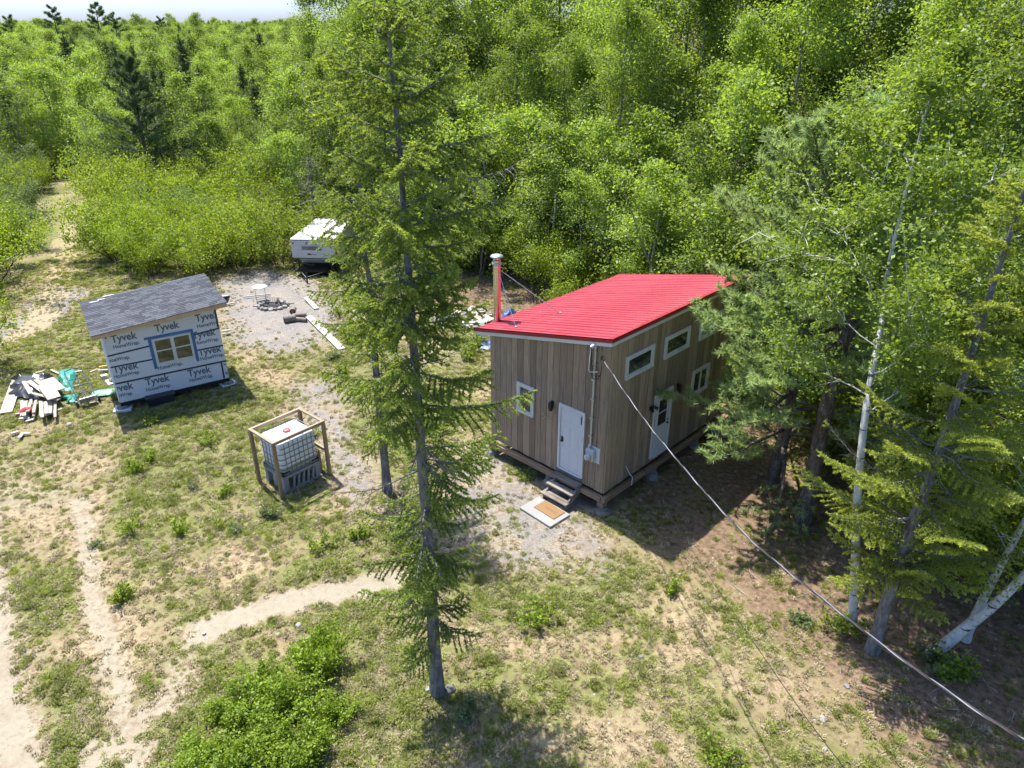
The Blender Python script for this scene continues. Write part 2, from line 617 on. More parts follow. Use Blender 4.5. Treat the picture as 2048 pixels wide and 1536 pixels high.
def wall_of_boards(name, length, ztop, place, step, seed):
    """a dark backing sheet with separate upright boards; ztop(s) is the height at distance s; place(s, off) -> x, y"""
    rr = random.Random(seed)
    mb = MB()
    a, b = place(0, -.06), place(length, -.06)
    a2, b2 = place(0, -.02), place(length, -.02)
    pts = [(*a, ZB + .02), (*b, ZB + .02), (*b, ztop(length) - .01), (*a, ztop(0) - .01),
           (*a2, ZB + .02), (*b2, ZB + .02), (*b2, ztop(length) - .01), (*a2, ztop(0) - .01)]
    mb.add(pts, [(0, 1, 2, 3), (4, 7, 6, 5), (0, 4, 5, 1), (1, 5, 6, 2), (2, 6, 7, 3), (3, 7, 4, 0)])
    w = mb.build(name, M_sheath, cabin)
    s = 0.0
    while s < length - .02:
        bw = min(step * rr.uniform(.88, 1.12), length - s)
        if length - s - bw < .08: bw = length - s
        g = .006
        off = .022 + rr.uniform(-.003, .004)
        zb = ZB + rr.uniform(-.015, .012)
        q = [place(s + g, -.019), place(s + bw - g, -.019), place(s + bw - g, off), place(s + g, off)]
        z0, z1 = ztop(s + g), ztop(s + bw - g)
        c = place(s + bw / 2, 0)
        vs = [(x - c[0], y - c[1], zb) for x, y in q] + [(q[0][0] - c[0], q[0][1] - c[1], z0), (q[1][0] - c[0], q[1][1] - c[1], z1),
              (q[2][0] - c[0], q[2][1] - c[1], z1), (q[3][0] - c[0], q[3][1] - c[1], z0)]
        m2 = MB().add(vs, [(0, 1, 2, 3), (4, 7, 6, 5), (0, 4, 5, 1), (1, 5, 6, 2), (2, 6, 7, 3), (3, 7, 4, 0)])
        m2.build('board', M_board, w, (c[0], c[1], 0))
        s += bw
    return w


top_at = lambda x: HR + SL * x - .004
wall_of_boards('wall', CW, lambda s: top_at(-CW + s), lambda s, o: (-CW + s, -o), .222, 1)            # front
wall_of_boards('wall', CL, lambda s: HR - .004, lambda s, o: (o, s), .215, 2)                         # high side
wall_of_boards('wall', CW, lambda s: top_at(-s), lambda s, o: (-s, CL + o), .225, 3)                  # back
wall_of_boards('wall', CL, lambda s: HL - .004, lambda s, o: (-CW - o, CL - s), .22, 4)               # low side


def F(x, z, o=0.0): return (x, -.022 - o, z)      # point on the front wall
def S(y, z, o=0.0): return (.022 + o, y, z)       # point on the high side wall


def frame_M(side, a, z):
    """matrix whose local x runs along the wall, y out of it, z up"""
    if side == 'F': return Matrix.Translation((a, -.026, z)) @ Matrix.Rotation(math.pi, 4, 'Z')
    if side == 'S': return Matrix.Translation((.026, a, z)) @ Matrix.Rotation(-math.pi / 2, 4, 'Z')


def obj_at(o, M, parent):
    o.parent = parent
    o.matrix_local = M
    return o


def window(side, a, z, w, h, bars_v=0, bars_h=0, trim=.085):
    """white cased window: casing, panes and glazing bars"""
    M = frame_M(side, a, z)
    t = trim
    mb = MB()
    mb.box((-w / 2, 0, h / 2 - t), (w / 2, .05, h / 2)).box((-w / 2, 0, -h / 2), (w / 2, .06, -h / 2 + t))
    mb.box((-w / 2, 0, -h / 2 + t), (-w / 2 + t, .05, h / 2 - t)).box((w / 2 - t, 0, -h / 2 + t), (w / 2, .05, h / 2 - t))
    o = obj_at(mb.build('window', M_white), M, cabin)
    iw, ih = w - 2 * t, h - 2 * t
    nx, nz = bars_v + 1, bars_h + 1
    b = .035
    for i in range(nx):
        for j in range(nz):
            x0 = -iw / 2 + i * iw / nx; z0 = -ih / 2 + j * ih / nz
            MB().box((x0 + .004, .006, z0 + .004), (x0 + iw / nx - .004, .014, z0 + ih / nz - .004)).build('pane', M_glass, o)
            # sash round each pane
            sb = MB()
            X0, X1, Z0, Z1 = x0, x0 + iw / nx, z0, z0 + ih / nz
            for lo, hi in (((X0, Z0), (X1, Z0 + b)), ((X0, Z1 - b), (X1, Z1)), ((X0, Z0 + b), (X0 + b, Z1 - b)), ((X1 - b, Z0 + b), (X1, Z1 - b))):
                sb.box((lo[0], .015, lo[1]), (hi[0], .034, hi[1]))
            sb.build('sash', M_white, o)
    return o


window('F', -2.83, 2.43, .64, .93, 0, 1)
for yy in (1.18, 2.94, 4.72):
    window('S', yy, 4.12, 1.23, .64, 0, 0)
window('S', 4.47, 2.43, .92, .86, 1, 0)


def door(side, a, z0, w, h, glazed):
    M = frame_M(side, a, z0)
    t = .07
    mb = MB()
    mb.box((-w / 2, 0, 0), (-w / 2 + t, .05, h)).box((w / 2 - t, 0, 0), (w / 2, .05, h)).box((-w / 2 + t, 0, h - t), (w / 2 - t, .05, h))
    mb.box((-w / 2 + t, 0, 0), (w / 2 - t, .075, .035))
    o = obj_at(mb.build('door', M_white), M, cabin)
    lw, lh = w - 2 * t, h - t - .04
    leaf = MB().box((-lw / 2 + .004, .002, .04), (lw / 2 - .004, .022, .04 + lh - .004))
    leaf.build('door_leaf', M_door, o)

    def panel(x0, x1, za, zb, name='raised_panel', m=None):
        bm = MB()
        i = .03
        vs = [(x0, .0225, za), (x1, .0225, za), (x1, .0225, zb), (x0, .0225, zb), (x0 + i, .032, za + i), (x1 - i, .032, za + i), (x1 - i, .032, zb - i), (x0 + i, .032, zb - i)]
        bm.add(vs, [(4, 7, 6, 5), (0, 4, 5, 1), (1, 5, 6, 2), (2, 6, 7, 3), (3, 7, 4, 0)])
        bm.build(name, m or M_door, o)
    if glazed:
        g0, g1 = .98, lh - .13
        mid = (g0 + g1) / 2
        for za, zb in ((g0, mid - .015), (mid + .015, g1)):
            MB().box((-lw / 2 + .16, .023, za), (lw / 2 - .16, .027, zb)).build('pane', M_glass, o)
        fr = MB()
        x = lw / 2 - .16; b = .045
        for lo, hi in (((-x - b, g0 - b), (x + b, g0)), ((-x - b, g1), (x + b, g1 + b)), ((-x - b, g0), (-x, g1)), ((x, g0), (x + b, g1)), ((-x, mid - .015), (x, mid + .015))):
            fr.box((lo[0], .0225, lo[1]), (hi[0], .04, hi[1]))
        fr.build('glazing_frame', M_door, o)
        panel(-lw / 2 + .11, -.03, .18, .82); panel(.03, lw / 2 - .11, .18, .82)
    else:
        for za, zb in ((.16, .70), (.80, 1.42), (1.52, 1.84)):
            panel(-lw / 2 + .10, -.03, za, zb); panel(.03, lw / 2 - .10, za, zb)
    return o, lw, lh


# local x of a front-wall fitting points towards the low eave because the frame is turned by 180 degrees
fd, lw, lh = door('F', -1.13, .765, .90, 2.03, False)
lk = MB().box((lw / 2 - .115, .022, .88), (lw / 2 - .045, .05, 1.04), 0, None, .006)
lk.tube([(lw / 2 - .08, .05, .92), (lw / 2 - .08, .085, .92)], .026, 10)
lk.build('door_lock', M_black, fd)
MB().box((-lw / 2 + .035, .022, 1.66), (-lw / 2 + .055, .04, 1.90)).build('pull_bar', M_black, fd)
sd, lw, lh = door('S', 2.53, .735, .88, 2.05, True)
kx = -(lw / 2 - .06)
MB().tube([(kx, .022, .92), (kx, .07, .92)], [.03, .026], 10).build('door_knob', M_black, sd)
MB().tube([(kx, .022, 1.03), (kx, .045, 1.03)], .022, 10).build('deadbolt', M_black, sd)


def wall_lamp(side, a, z, name='wall_lamp'):
    M = frame_M(side, a, z)
    mb = MB().box((-.045, 0, -.05), (.045, .02, .09), 0, None, .004).box((-.055, .02, -.13), (.055, .13, .06), 0, None, .012)
    mb.lathe([(.05, -.19), (.055, -.13), (.05, -.12)], 12, 0, Matrix.Translation((0, .075, 0)))
    return obj_at(mb.build(name, M_black), M, cabin)


wall_lamp('F', -1.84, 2.66)
wall_lamp('S', 3.25, 2.66)
# twin-headed security lamp beside the glazed door
M = frame_M('S', 1.93, 2.46)
sec = obj_at(MB().box((-.05, 0, -.05), (.05, .04, .05), 0, None, .008).build('security_lamp', M_black), M, cabin)
for sx in (-1, 1):
    MB().tube([(sx * .03, .04, .02), (sx * .08, .10, .03), (sx * .12, .16, -.01)], [.02, .045, .05], 10).build('lamp_head', M_black, sec)
MB().tube([(sx * .0, .04, -.03), (0, .08, -.07)], [.025, .03], 8).build('sensor', M_white, sec)

# antlers nailed to the front wall
M_bone = simple('antler_bone', (.42, .36, .28), .6, var=.25)
an = MB()
for s in (-1, 1):
    an.tube([(s * .02, .01, 0), (s * .07, .05, .03), (s * .11, .09, .11), (s * .09, .12, .2)], [.014, .012, .009, .003], 6)
    an.tube([(s * .07, .05, .03), (s * .12, .08, -.04), (s * .17, .08, -.02)], [.009, .007, .003], 6)
    an.tube([(s * .10, .08, .09), (s * .16, .10, .12)], [.008, .003], 6)
obj_at(an.build('antlers', M_bone), frame_M('F', -1.98, 2.16), cabin)

# electric service: mast, weather head, meter
mast = MB().tube([F(-.45, 4.70, .05), F(-.45, 1.86, .05)], .032, 10)
for zz in (2.2, 2.75, 3.3, 3.85, 4.3):
    mast.box((-.505, -.11, zz), (-.395, -.024, zz + .035))
mast_o = mast.build('service_mast', M_galv, cabin)
wh = MB().tube([F(-.45, 4.68, .05), F(-.45, 4.78, .05), F(-.47, 4.83, .11), F(-.50, 4.79, .18)], [.04, .055, .06, .045], 10)
wh.build('weather_head', M_galv, mast_o)
M_wirew = simple('white_wire', (.7, .7, .7), .5, bump=0)
M_wireb = simple('black_wire', (.02, .02, .02), .5, bump=0)
MB().tube([F(-.50, 4.78, .18), F(-.53, 4.4, .17), F(-.55, 4.16, .16), F(-.52, 4.10, .15), F(-.42, 4.14, .16), F(-.28, 4.18, .14)], .011, 6).build('service_wire', M_wirew, mast_o)
MB().tube([F(-.49, 4.78, .18), F(-.50, 4.3, .15), F(-.46, 4.06, .16), F(-.36, 3.97, .18), F(-.24, 4.0, .16), F(-.19, 4.15, .12)], .011, 6).build('service_wire', M_wireb, mast_o)
MB().tube([F(-.48, 4.78, .18), F(-.48, 4.35, .14), F(-.42, 4.10, .16), F(-.30, 4.02, .17), F(-.20, 4.12, .12), F(-.22, 4.32, .08)], .010, 6).build('service_wire', M_wireb, mast_o)
MB().tube([F(-.25, 4.57, 0), F(-.25, 4.57, .07), F(-.24, 4.53, .10), F(-.25, 4.50, .07)], .012, 6).build('wire_hook', M_black, cabin)
mb_o = MB().box((-.55, -.042, 1.46), (-.15, -.026, 1.93)).build('meter_board', M_white, cabin)
mt = MB().box((-.53, -.17, 1.52), (-.27, -.043, 1.87), 0, None, .012).build('meter_box', M_meter, mb_o)
MB().lathe([(.09, 0), (.09, .05), (.075, .10), (.03, .115)], 16, 0, Matrix.Translation((-.42, -.17, 1.65)) @ Matrix.Rotation(math.pi / 2, 4, 'X')).build('meter_dial', glass_mat('meter_glass', (.25, .26, .27)), mb_o)
M_tag = simple('orange_seal', (.6, .2, .04), .6)
MB().box((-.36, -.178, 1.50), (-.33, -.171, 1.60)).build('seal', M_tag, mb_o)
# loose cable ends at the side wall's foot
MB().tube([S(.95, 1.02, .01), S(1.0, .9, .05), S(1.02, .78, .12), S(1.1, .66, .16), S(1.02, .45, .2)], .012, 6).build('loose_cable', M_wirew, cabin)
MB().tube([S(5.05, 1.55, .01), S(5.1, 1.5, .05), S(5.2, 1.38, .06), S(5.22, 1.28, .05)], .008, 6).build('loose_cable', M_wirew, cabin)

# floor frame: beams a little proud of the wall foot, on concrete piers
MB().box((-CW - .02, -.13, .36), (.0, .02, .50), 0, None, .006).build('sill_beam', M_beam, cabin)
MB().box((.012, -.10, .36), (.15, CL + .05, .505), 0, None, .006).build('sill_beam', M_beam_y, cabin)
MB().box((-CW - .14, .03, .36), (-CW - .03, CL, .50), 0, None, .006).build('sill_beam', M_beam_y, cabin)
MB().box((-CW, CL - .02, .36), (.0, CL + .12, .498), 0, None, .006).build('sill_beam', M_beam, cabin)
for i in range(5):
    yy = .5 + i * 1.25
    MB().box((-CW + .02, yy, .37), (-.05, yy + .05, .585)).build('joist', M_beam, cabin)
MB().box((-.10, -.10, .18), (.10, .10, .359)).build('post', M_beam, cabin)
pier_me = MB().lathe([(.27, -.05), (.26, .06), (.22, .14), (.14, .19), (.13, .36)], 10, 0, None, False).mesh('pier', M_conc)
for px, py in ((.02, .02), (.05, 2.35), (.03, 4.7), (.03, 6.0), (-CW, .02), (-1.9, .0), (-CW, 2.4), (-CW, 4.6), (-CW, 6.0), (-2.1, 6.0)):
    sc = (1, 1, .52) if px == .02 else (.8, .8, 1)
    pr = link('pier', pier_me, cabin, (px, py, -.02))
    pr.scale = sc

# ------------------------------------------------------------------ roof
OL, ORT, OF, OB = .465, .06, .10, .64
X0, X1, Y0, Y1 = -CW - OL, ORT, -OF, CL + OB
rz = lambda x: HR + SL * x
rf = MB()
a = .012
vs = []
for z_ in (0, .15):
    for x, y in ((X0 + a, Y0 + a), (X1 - a, Y0 + a), (X1 - a, Y1 - a), (X0 + a, Y1 - a)):
        vs.append((x, y, rz(x) + z_ + .004))
rf.add(vs, [(0, 3, 2, 1), (4, 5, 6, 7), (0, 1, 5, 4), (1, 2, 6, 5), (2, 3, 7, 6), (3, 0, 4, 7)])
M_soffit = simple('pale_soffit', (.55, .52, .47), .7)
roof = rf.build('roof', M_soffit, cabin)


def sloped(x0, x1, y0, y1, z0, z1):
    vs = [(x, y, rz(x) + z) for z in (z0, z1) for x, y in ((x0, y0), (x1, y0), (x1, y1), (x0, y1))]
    return MB().add(vs, [(0, 3, 2, 1), (4, 5, 6, 7), (0, 1, 5, 4), (1, 2, 6, 5), (2, 3, 7, 6), (3, 0, 4, 7)])


f = .022
sloped(X0, X1, Y0 - f, Y0 + a - .001, 0, .155).build('fascia', M_white, roof)
sloped(X0, X1, Y1 - a + .001, Y1 + f, 0, .155).build('fascia', M_white, roof)
sloped(X1 - a + .001, X1 + f, Y0 - f, Y1 + f, .003, .157).build('fascia', M_white, roof)
sloped(X0 - f, X0 + a - .001, Y0 - f, Y1 + f, .003, .157).build('fascia', M_white, roof)
e = f + .012
sloped(X0 - f, X1 + f, Y0 - e, Y0 - f - .001, .10, .185).build('drip_edge', M_redge, roof)
sloped(X0 - f, X1 + f, Y1 + f + .001, Y1 + e, .10, .185).build('drip_edge', M_redge, roof)
sloped(X1 + f + .001, X1 + e, Y0 - e, Y1 + e, .10, .187).build('drip_edge', M_redge, roof)
sloped(X0 - e, X0 - f - .001, Y0 - e, Y1 + e, .10, .187).build('drip_edge', M_redge, roof)
# ribbed sheets run down the slope
total = Y1 - Y0 + 2 * e
npan = 8
pw = total / npan
prof = []                                   # rib profile across one sheet
for k in range(5):
    c0 = k * pw / 4.0
    if k == 0: prof += [(0, .038), (.012, .038), (.034, .006)]
    elif k == 4: prof += [(pw - .034, .006), (pw - .012, .038), (pw, .038)]
    else: prof += [(c0 - .034, .006), (c0 - .014, .034), (c0 + .014, .034), (c0 + .034, .006)]
    if k < 4: prof += [(c0 + pw / 12, .010), (c0 + pw / 12 + .008, .0145), (c0 + pw / 12 + .016, .010), (c0 + pw / 6 , .010), (c0 + pw / 6 + .008, .0145), (c0 + pw / 6 + .016, .010)]
pv = [(X0 - e, y, rz(X0 - e) + .175 + z) for y, z in prof] + [(X1 + e, y, rz(X1 + e) + .175 + z) for y, z in prof]
n_ = len(prof)
panel_me = MB().add(pv, [(i, n_ + i, n_ + i + 1, i + 1) for i in range(n_ - 1)]).mesh('roof_panel', M_red)
for k in range(npan):
    link('roof_panel', panel_me, roof, (0, Y0 - e + k * pw + (.001 if k else 0), 0.0012 * (k % 2)))
sloped(X1 - .09, X1 + e + .004, Y0 - e - .003, Y1 + e + .003, .207, .217).build('ridge_flashing', M_redge, roof)

# stainless chimney at the low eave
def steel_mat():
    t = NT('stainless_steel')
    vec = t.coord('Object', (30, 30, .6))
    n = t.noise(vec, 1.0, 3, .6)
    c = t.mix(n, (.52, .52, .51), (.72, .72, .71))
    return t.done(t.pbr(c, t.ramp(n, .3, .7, .10, .2), 1.0, .5, t.bump(n, .05, .004)))


M_steel = steel_mat()
chx, chy = -4.66, .68
pts = [(chx, chy, 3.9), (chx, chy, 5.93)]
ch = MB().tube(pts, .11, 28).build('chimney', M_steel, cabin)
MB().lathe([(.135, 0), (.145, .02), (.145, .05), (.135, .07)], 24, 0, Matrix.Translation((chx, chy, 5.80))).build('locking_band', M_galv, ch)
MB().lathe([(.10, 0), (.10, .10)], 20, 0, Matrix.Translation((chx, chy, 5.93))).build('flue_neck', M_steel, ch)
MB().lathe([(.185, 0), (.19, .015), (.15, .05), (.06, .075), (.02, .08)], 24, 0, Matrix.Translation((chx, chy, 6.03))).build('chimney_cap', M_galv, ch)
for q in (( -3.19, 1.79, 4.43), (-3.48, .24, 4.36)):
    dx, dy = q[0] - chx, q[1] - chy
    L = math.hypot(dx, dy)
    s0 = (chx + dx / L * .13, chy + dy / L * .13, 5.62)
    mb = MB().tube([s0, (q[0], q[1], q[2] - .02)], .012, 6)
    mb.box((q[0] - .03, q[1] - .03, q[2] - .03), (q[0] + .03, q[1] + .03, q[2] + .02))
    mb.build('brace_rod', M_galv, ch)

# ------------------------------------------------------------------ steps, slab, mat
M_step = wood('worn_step_wood', (.34, .30, .255), (.14, .12, .10), .85, (20, 20, 1.0), .2, (.13, .11, .09), 'x')
st = empty('door_steps', cab(-1.12, -.35), -TH, 'three worn wooden steps below the white panelled door', 'steps')
for y0, z in ((-.30, .62), (-.50, .42), (-.735, .22)):
    for k in range(2):
        yy = y0 + .35 + k * .125
        MB().box((-.49, yy, z - .045), (.45, yy + .118, z), 0, None, .005).build('tread', M_step, st)
for sx in (-.42, .38):
    m = MB()
    vs = [(sx, -.34, .0), (sx, -.34, .17), (sx, -.05, .37), (sx, .20, .57), (sx, .33, .57), (sx, .33, .35)]
    vs += [(x + .045, y, z) for x, y, z in vs]
    m.add(vs, [(0, 1, 2, 3, 4, 5), (11, 10, 9, 8, 7, 6)] + [(i, (i + 1) % 6 + 0, (i + 1) % 6 + 6, i + 6) for i in range(6)])
    m.build('stringer', M_step, st)

slab = tag(MB().box((-.59, -.39, -.06), (.59, .39, .055), 0, None, .01).build('concrete_slab', M_concl, None, cab(-1.08, -1.12), (0, 0, -TH - .05)),
           'pale concrete slab lying at the foot of the door steps', 'slab')
MB().box((-.585, -.004, .0545), (.585, .004, .0562)).build('joint', simple('slab_joint', (.3, .29, .27), .9), slab)


def mat_mat():
    t = NT('coir_mat')
    vec = t.coord('Object')
    n = t.noise(vec, 90, 3, .7)
    c = t.mix(n, (.19, .11, .05), (.31, .20, .10))
    return t.done(t.pbr(c, .98, 0, .1, t.bump(n, .6, .01)))


dm = tag(MB().box((-.38, -.225, 0), (.38, .225, .018), 0, None, .004).build('doormat', mat_mat(), None, cab(-1.01, -1.01, .056), (0, 0, -TH - .05)),
         'brown coir doormat with faded lettering on the slab', 'doormat')


def text_mesh(body, size, mat, name, clip=None, depth=.0, shear=0.0, align='CENTER', bold=0.0, xs=1.0):
    """lettering as flat mesh in its local xy plane; clip = (x0, x1, y0, y1)"""
    cu = bpy.data.curves.new(name, 'FONT')
    cu.body = body; cu.size = size; cu.align_x = align; cu.align_y = 'BOTTOM_BASELINE' if False else 'CENTER'
    cu.extrude = depth; cu.shear = shear; cu.offset = bold; cu.resolution_u = 3
    o = bpy.data.objects.new(name, cu)
    C.objects.link(o)
    dg = bpy.context.evaluated_depsgraph_get()
    me = bpy.data.meshes.new_from_object(o.evaluated_get(dg))
    bpy.data.objects.remove(o)
    bpy.data.curves.remove(cu)
    bm = bmesh.new(); bm.from_mesh(me)
    for v in bm.verts: v.co.x *= xs
    if clip:
        for co, no in (((clip[0], 0, 0), (-1, 0, 0)), ((clip[1], 0, 0), (1, 0, 0)), ((0, clip[2], 0), (0, -1, 0)), ((0, clip[3], 0), (0, 1, 0))):
            if co[0] is None or co[1] is None: continue
            bmesh.ops.bisect_plane(bm, geom=bm.verts[:] + bm.edges[:] + bm.faces[:], plane_co=co, plane_no=no, clear_outer=True)
    bm.to_mesh(me); bm.free()
    me.name = name
    me.materials.clear()
    me.materials.append(mat)
    return me


M_matink = simple('faded_mat_print', (.16, .09, .045), .95, var=.3, scale=30)
link('lettering', text_mesh('HOME', .15, M_matink, 'lettering'), dm, (.06, 0, .0192))

# ------------------------------------------------------------------ the shed in house wrap
SX, SY, STH = -13.377, 21.924, .577
SW, SD, SZB = 3.62, 2.75, .305
shed = empty('garden_shed', (SX, SY, 0), STH, 'small shed wrapped in white lettered house wrap under a grey shingle roof', 'shed')
SRZ = lambda x, y: 3.014 + .074 * x + .035 * y - .13      # underside of the roof deck


def wrap_mat():
    t = NT('white_house_wrap')
    vec = t.coord('Object')
    n = t.noise(vec, 5, 5, .6)
    w = t.noise(t.coord('Object', (1, 1, 2.5)), 2.2, 4, .6, 1.0)
    c = t.mix(n, (.53, .56, .595), (.61, .635, .66))
    return t.done(t.pbr(c, .55, 0, .4, t.bump(w, .9, .04)))


M_wrap = wrap_mat()
M_ink = simple('blue_grey_print', (.075, .115, .165), .6, var=.25, scale=12, bump=0)
M_btape = simple('blue_flashing_tape', (.035, .13, .30), .5, var=.12, scale=6)
M_dtape = simple('dark_seam_tape', (.012, .022, .05), .5, var=.3, scale=14)
M_fresh = wood('fresh_lumber', (.56, .42, .26), (.40, .27, .15), .75, (14, 14, .8), .14)
M_freshx = wood('fresh_lumber_lengthwise', (.52, .38, .23), (.36, .24, .13), .75, (14, 14, .8), .14, None, 'x')


def shed_wall(p0, p1):
    """one wall slab from p0 to p1 (shed x, y), outside to the right of the way p0 -> p1"""
    (x0, y0), (x1, y1) = p0, p1
    L = math.hypot(x1 - x0, y1 - y0)
    nx, ny = (y1 - y0) / L, -(x1 - x0) / L
    t = .10
    q = [(x0, y0), (x1, y1), (x1 - nx * t, y1 - ny * t), (x0 - nx * t, y0 - ny * t)]
    vs = [(x, y, SZB) for x, y in q] + [(x, y, SRZ(x, y) - .003) for x, y in q]
    return MB().add(vs, [(0, 3, 2, 1), (4, 5, 6, 7), (0, 1, 5, 4), (1, 2, 6, 5), (2, 3, 7, 6), (3, 0, 4, 7)]).build('wall', M_wrap, shed)


wf = shed_wall((0, 0), (SW, 0))
shed_wall((SW, .003), (SW, SD)); shed_wall((SW - .003, SD), (0.003, SD)); wl = shed_wall((0, SD - .003), (0, .003))


def strip(name, mat, x0, x1, za, zb, h=None, off=.004, parent=None):
    """tape on the front wall, from (x0, za) to (x1, zb)"""
    h = h or .055
    vs = [(x0, -off, za - h / 2), (x1, -off, zb - h / 2), (x1, -off, zb + h / 2), (x0, -off, za + h / 2),
          (x0, -.0005, za - h / 2), (x1, -.0005, zb - h / 2), (x1, -.0005, zb + h / 2), (x0, -.0005, za + h / 2)]
    return MB().add(vs, [(0, 1, 2, 3), (0, 4, 5, 1), (1, 5, 6, 2), (2, 6, 7, 3), (3, 7, 4, 0)]).build(name, mat, parent or wf)


def vstrip(name, mat, x, z0, z1, w=.06, off=.004):
    return strip(name, mat, x - w / 2, x + w / 2, (z0 + z1) / 2, (z0 + z1) / 2, z1 - z0, off)


strip('seam_tape', M_dtape, .0, 1.285, 2.05, 2.115); strip('seam_tape', M_dtape, 2.745, SW, 2.20, 2.255)
strip('seam_tape', M_dtape, .0, 1.305, 1.64, 1.62); strip('seam_tape', M_dtape, 2.735, SW, 1.605, 1.59)
strip('seam_tape', M_dtape, .0, SW, 1.03, .98, .06)
vstrip('seam_tape', M_dtape, 3.575, 2.29, 2.98); vstrip('seam_tape', M_dtape, 3.45, .32, .945)
MB().box((.06, -.006, 2.66), (.11, -.001, 2.79)).build('seam_tape', M_dtape, wf)
strip('flashing_tape', M_btape, 1.18, 2.74, 2.395, 2.385, .09, .007)
vstrip('flashing_tape', M_btape, 1.335, 1.25, 2.35, .10, .006)
vstrip('flashing_tape', M_btape, 2.70, 1.20, 2.34, .10, .006)
# printed lettering; clip keeps it to its own course of wrap
TY, HW = 'Tyvek', 'HomeWrap.'
for body, x, z, size, clip in (
        (TY, .60, 2.59, .36, None), (HW, .63, 2.32, .185, None), (TY, 1.95, 2.67, .36, None), (TY, 3.27, 2.76, .36, (None, .255)),
        (HW, 3.30, 2.47, .185, (None, .235)), (TY, 3.06, 2.15, .36, (-.30, None)), (HW, 3.12, 1.87, .185, (-.36, None)), (TY, 3.14, 1.49, .36, (None, None, None, .07)),
        (HW, 3.19, 1.25, .185, None), (TY, .42, 1.53, .36, (None, None, None, .075)), (HW, .42, 1.28, .185, (-.39, None)), (HW, .24, 1.88, .185, (-.22, None)),
        (TY, .12, .84, .36, (-.10, None)), (HW, .05, .57, .185, (-.03, None)), (TY, 1.28, .83, .36, None), (HW, 1.27, .55, .185, None),
        (TY, 2.66, .80, .36, None), (HW, 2.69, .54, .185, None), (HW, 1.79, 1.25, .185, None), (TY, 3.78, .73, .36, (-.26, -.17)), (HW, 3.86, .50, .185, (-.36, -.25)),
        (HW, 1.66, 1.78, .185, (-.45, -.39))):
    cl = None
    if clip:
        c = list(clip) + [None] * (4 - len(clip))
        cl = (c[0] if c[0] is not None else -9, c[1] if c[1] is not None else 9, c[2] if c[2] is not None else -9, c[3] if c[3] is not None else 9)
    me = text_mesh(body, size, M_ink, 'lettering', cl, 0, 0, 'CENTER', .010 if body == TY else .0055, .86)
    if len(me.polygons):
        link('lettering', me, wf, (x, -.0025, z), (math.pi / 2, 0, 0))
link('lettering', text_mesh(HW, .185, simple('pale_blue_print', (.10, .22, .42), .6, bump=0), 'lettering', (-.2, 9, -.02, 9), 0, 0, 'CENTER', .002, .86), wf, (2.18, -.0076, 2.37), (math.pi / 2, 0, 0))
# wrap lapping round the corner, a fold of it standing off
MB().add([(-.0, -.008, .34), (-.03, .05, .33), (-.035, .06, 2.74), (-.0, -.008, 2.75), (-.02, .2, .33), (-.02, .2, 2.74)], [(0, 1, 2, 3), (1, 4, 5, 2)]).build('wrap_fold', M_wrap, shed)
# window
sw = MB()
wx0, wx1, wz0, wz1, b = 1.40, 2.64, 1.39, 2.335, .07
for lo, hi in (((wx0, wz1 - b), (wx1, wz1)), ((wx0, wz0), (wx1, wz0 + b)), ((wx0, wz0 + b), (wx0 + b, wz1 - b)), ((wx1 - b, wz0 + b), (wx1, wz1 - b)),
               (((wx0 + wx1) / 2 - .055, wz0 + b), ((wx0 + wx1) / 2 + .055, wz1 - b))):
    sw.box((lo[0], -.05, lo[1]), (hi[0], -.009, hi[1]))
swo = sw.build('window', M_white, shed)
M_glass2 = glass_mat('brownish_window_glass', (.055, .045, .030))
xm = (wx0 + wx1) / 2
for xa, xb in ((wx0 + b, xm - .055), (xm + .055, wx1 - b)):
    zm = (wz0 + wz1) / 2 + .02
    for za, zb in ((wz0 + b, zm - .022), (zm + .022, wz1 - b)):
        MB().box((xa, -.02, za), (xb, -.012, zb)).build('pane', M_glass2, swo)
    MB().box((xa, -.04, zm - .022), (xb, -.010, zm + .022)).build('meeting_rail', M_white, swo)
# base: dark sill, piers on white pads
MB().box((.0, .005, .17), (SW, .12, .303)).build('sill_beam', M_black, shed)
MB().box((.0, SD - .12, .17), (SW, SD, .303)).build('sill_beam', M_freshx, shed)
M_pad = simple('pale_concrete_pad', (.60, .61, .61), .85, var=.1)
for i, (px, py) in enumerate(((.05, .12), (SW - .06, .10), (.1, SD - .15), (SW - .1, SD - .15))):
    pd = MB().box((-.28, -.24, -.03), (.28, .24, .07), 0, Matrix.Rotation(R_(8 if i else -14), 4, 'Z'), .01).build('pad', M_pad, shed, (px, py, 0))
    MB().lathe([(.20, .0711), (.19, .12), (.15, .17)], 8, 0, None, False).build('pier', M_conc, pd)
# roof deck, fascia, shingles
rx0, rx1, ry0, ry1 = -.302, SW + .324, -.315, 3.0
vs = [(x, y, SRZ(x, y) + z) for z in (0, .10) for x, y in ((rx0, ry0), (rx1, ry0), (rx1, ry1), (rx0, ry1))]
sroof = MB().add(vs, [(0, 3, 2, 1), (4, 5, 6, 7), (0, 1, 5, 4), (1, 2, 6, 5), (2, 3, 7, 6), (3, 0, 4, 7)]).build('roof', simple('dark_roof_underlay', (.03, .031, .034), .9), shed)
vs = [(x, y, SRZ(x, y) + z) for z in (-.05, .092) for x, y in ((rx0, ry0 - .03), (rx1, ry0 - .03), (rx1, ry0 - .001), (rx0, ry0 - .001))]
MB().add(vs, [(0, 3, 2, 1), (4, 5, 6, 7), (0, 1, 5, 4), (1, 2, 6, 5), (2, 3, 7, 6), (3, 0, 4, 7)]).build('fascia', M_freshx, sroof)


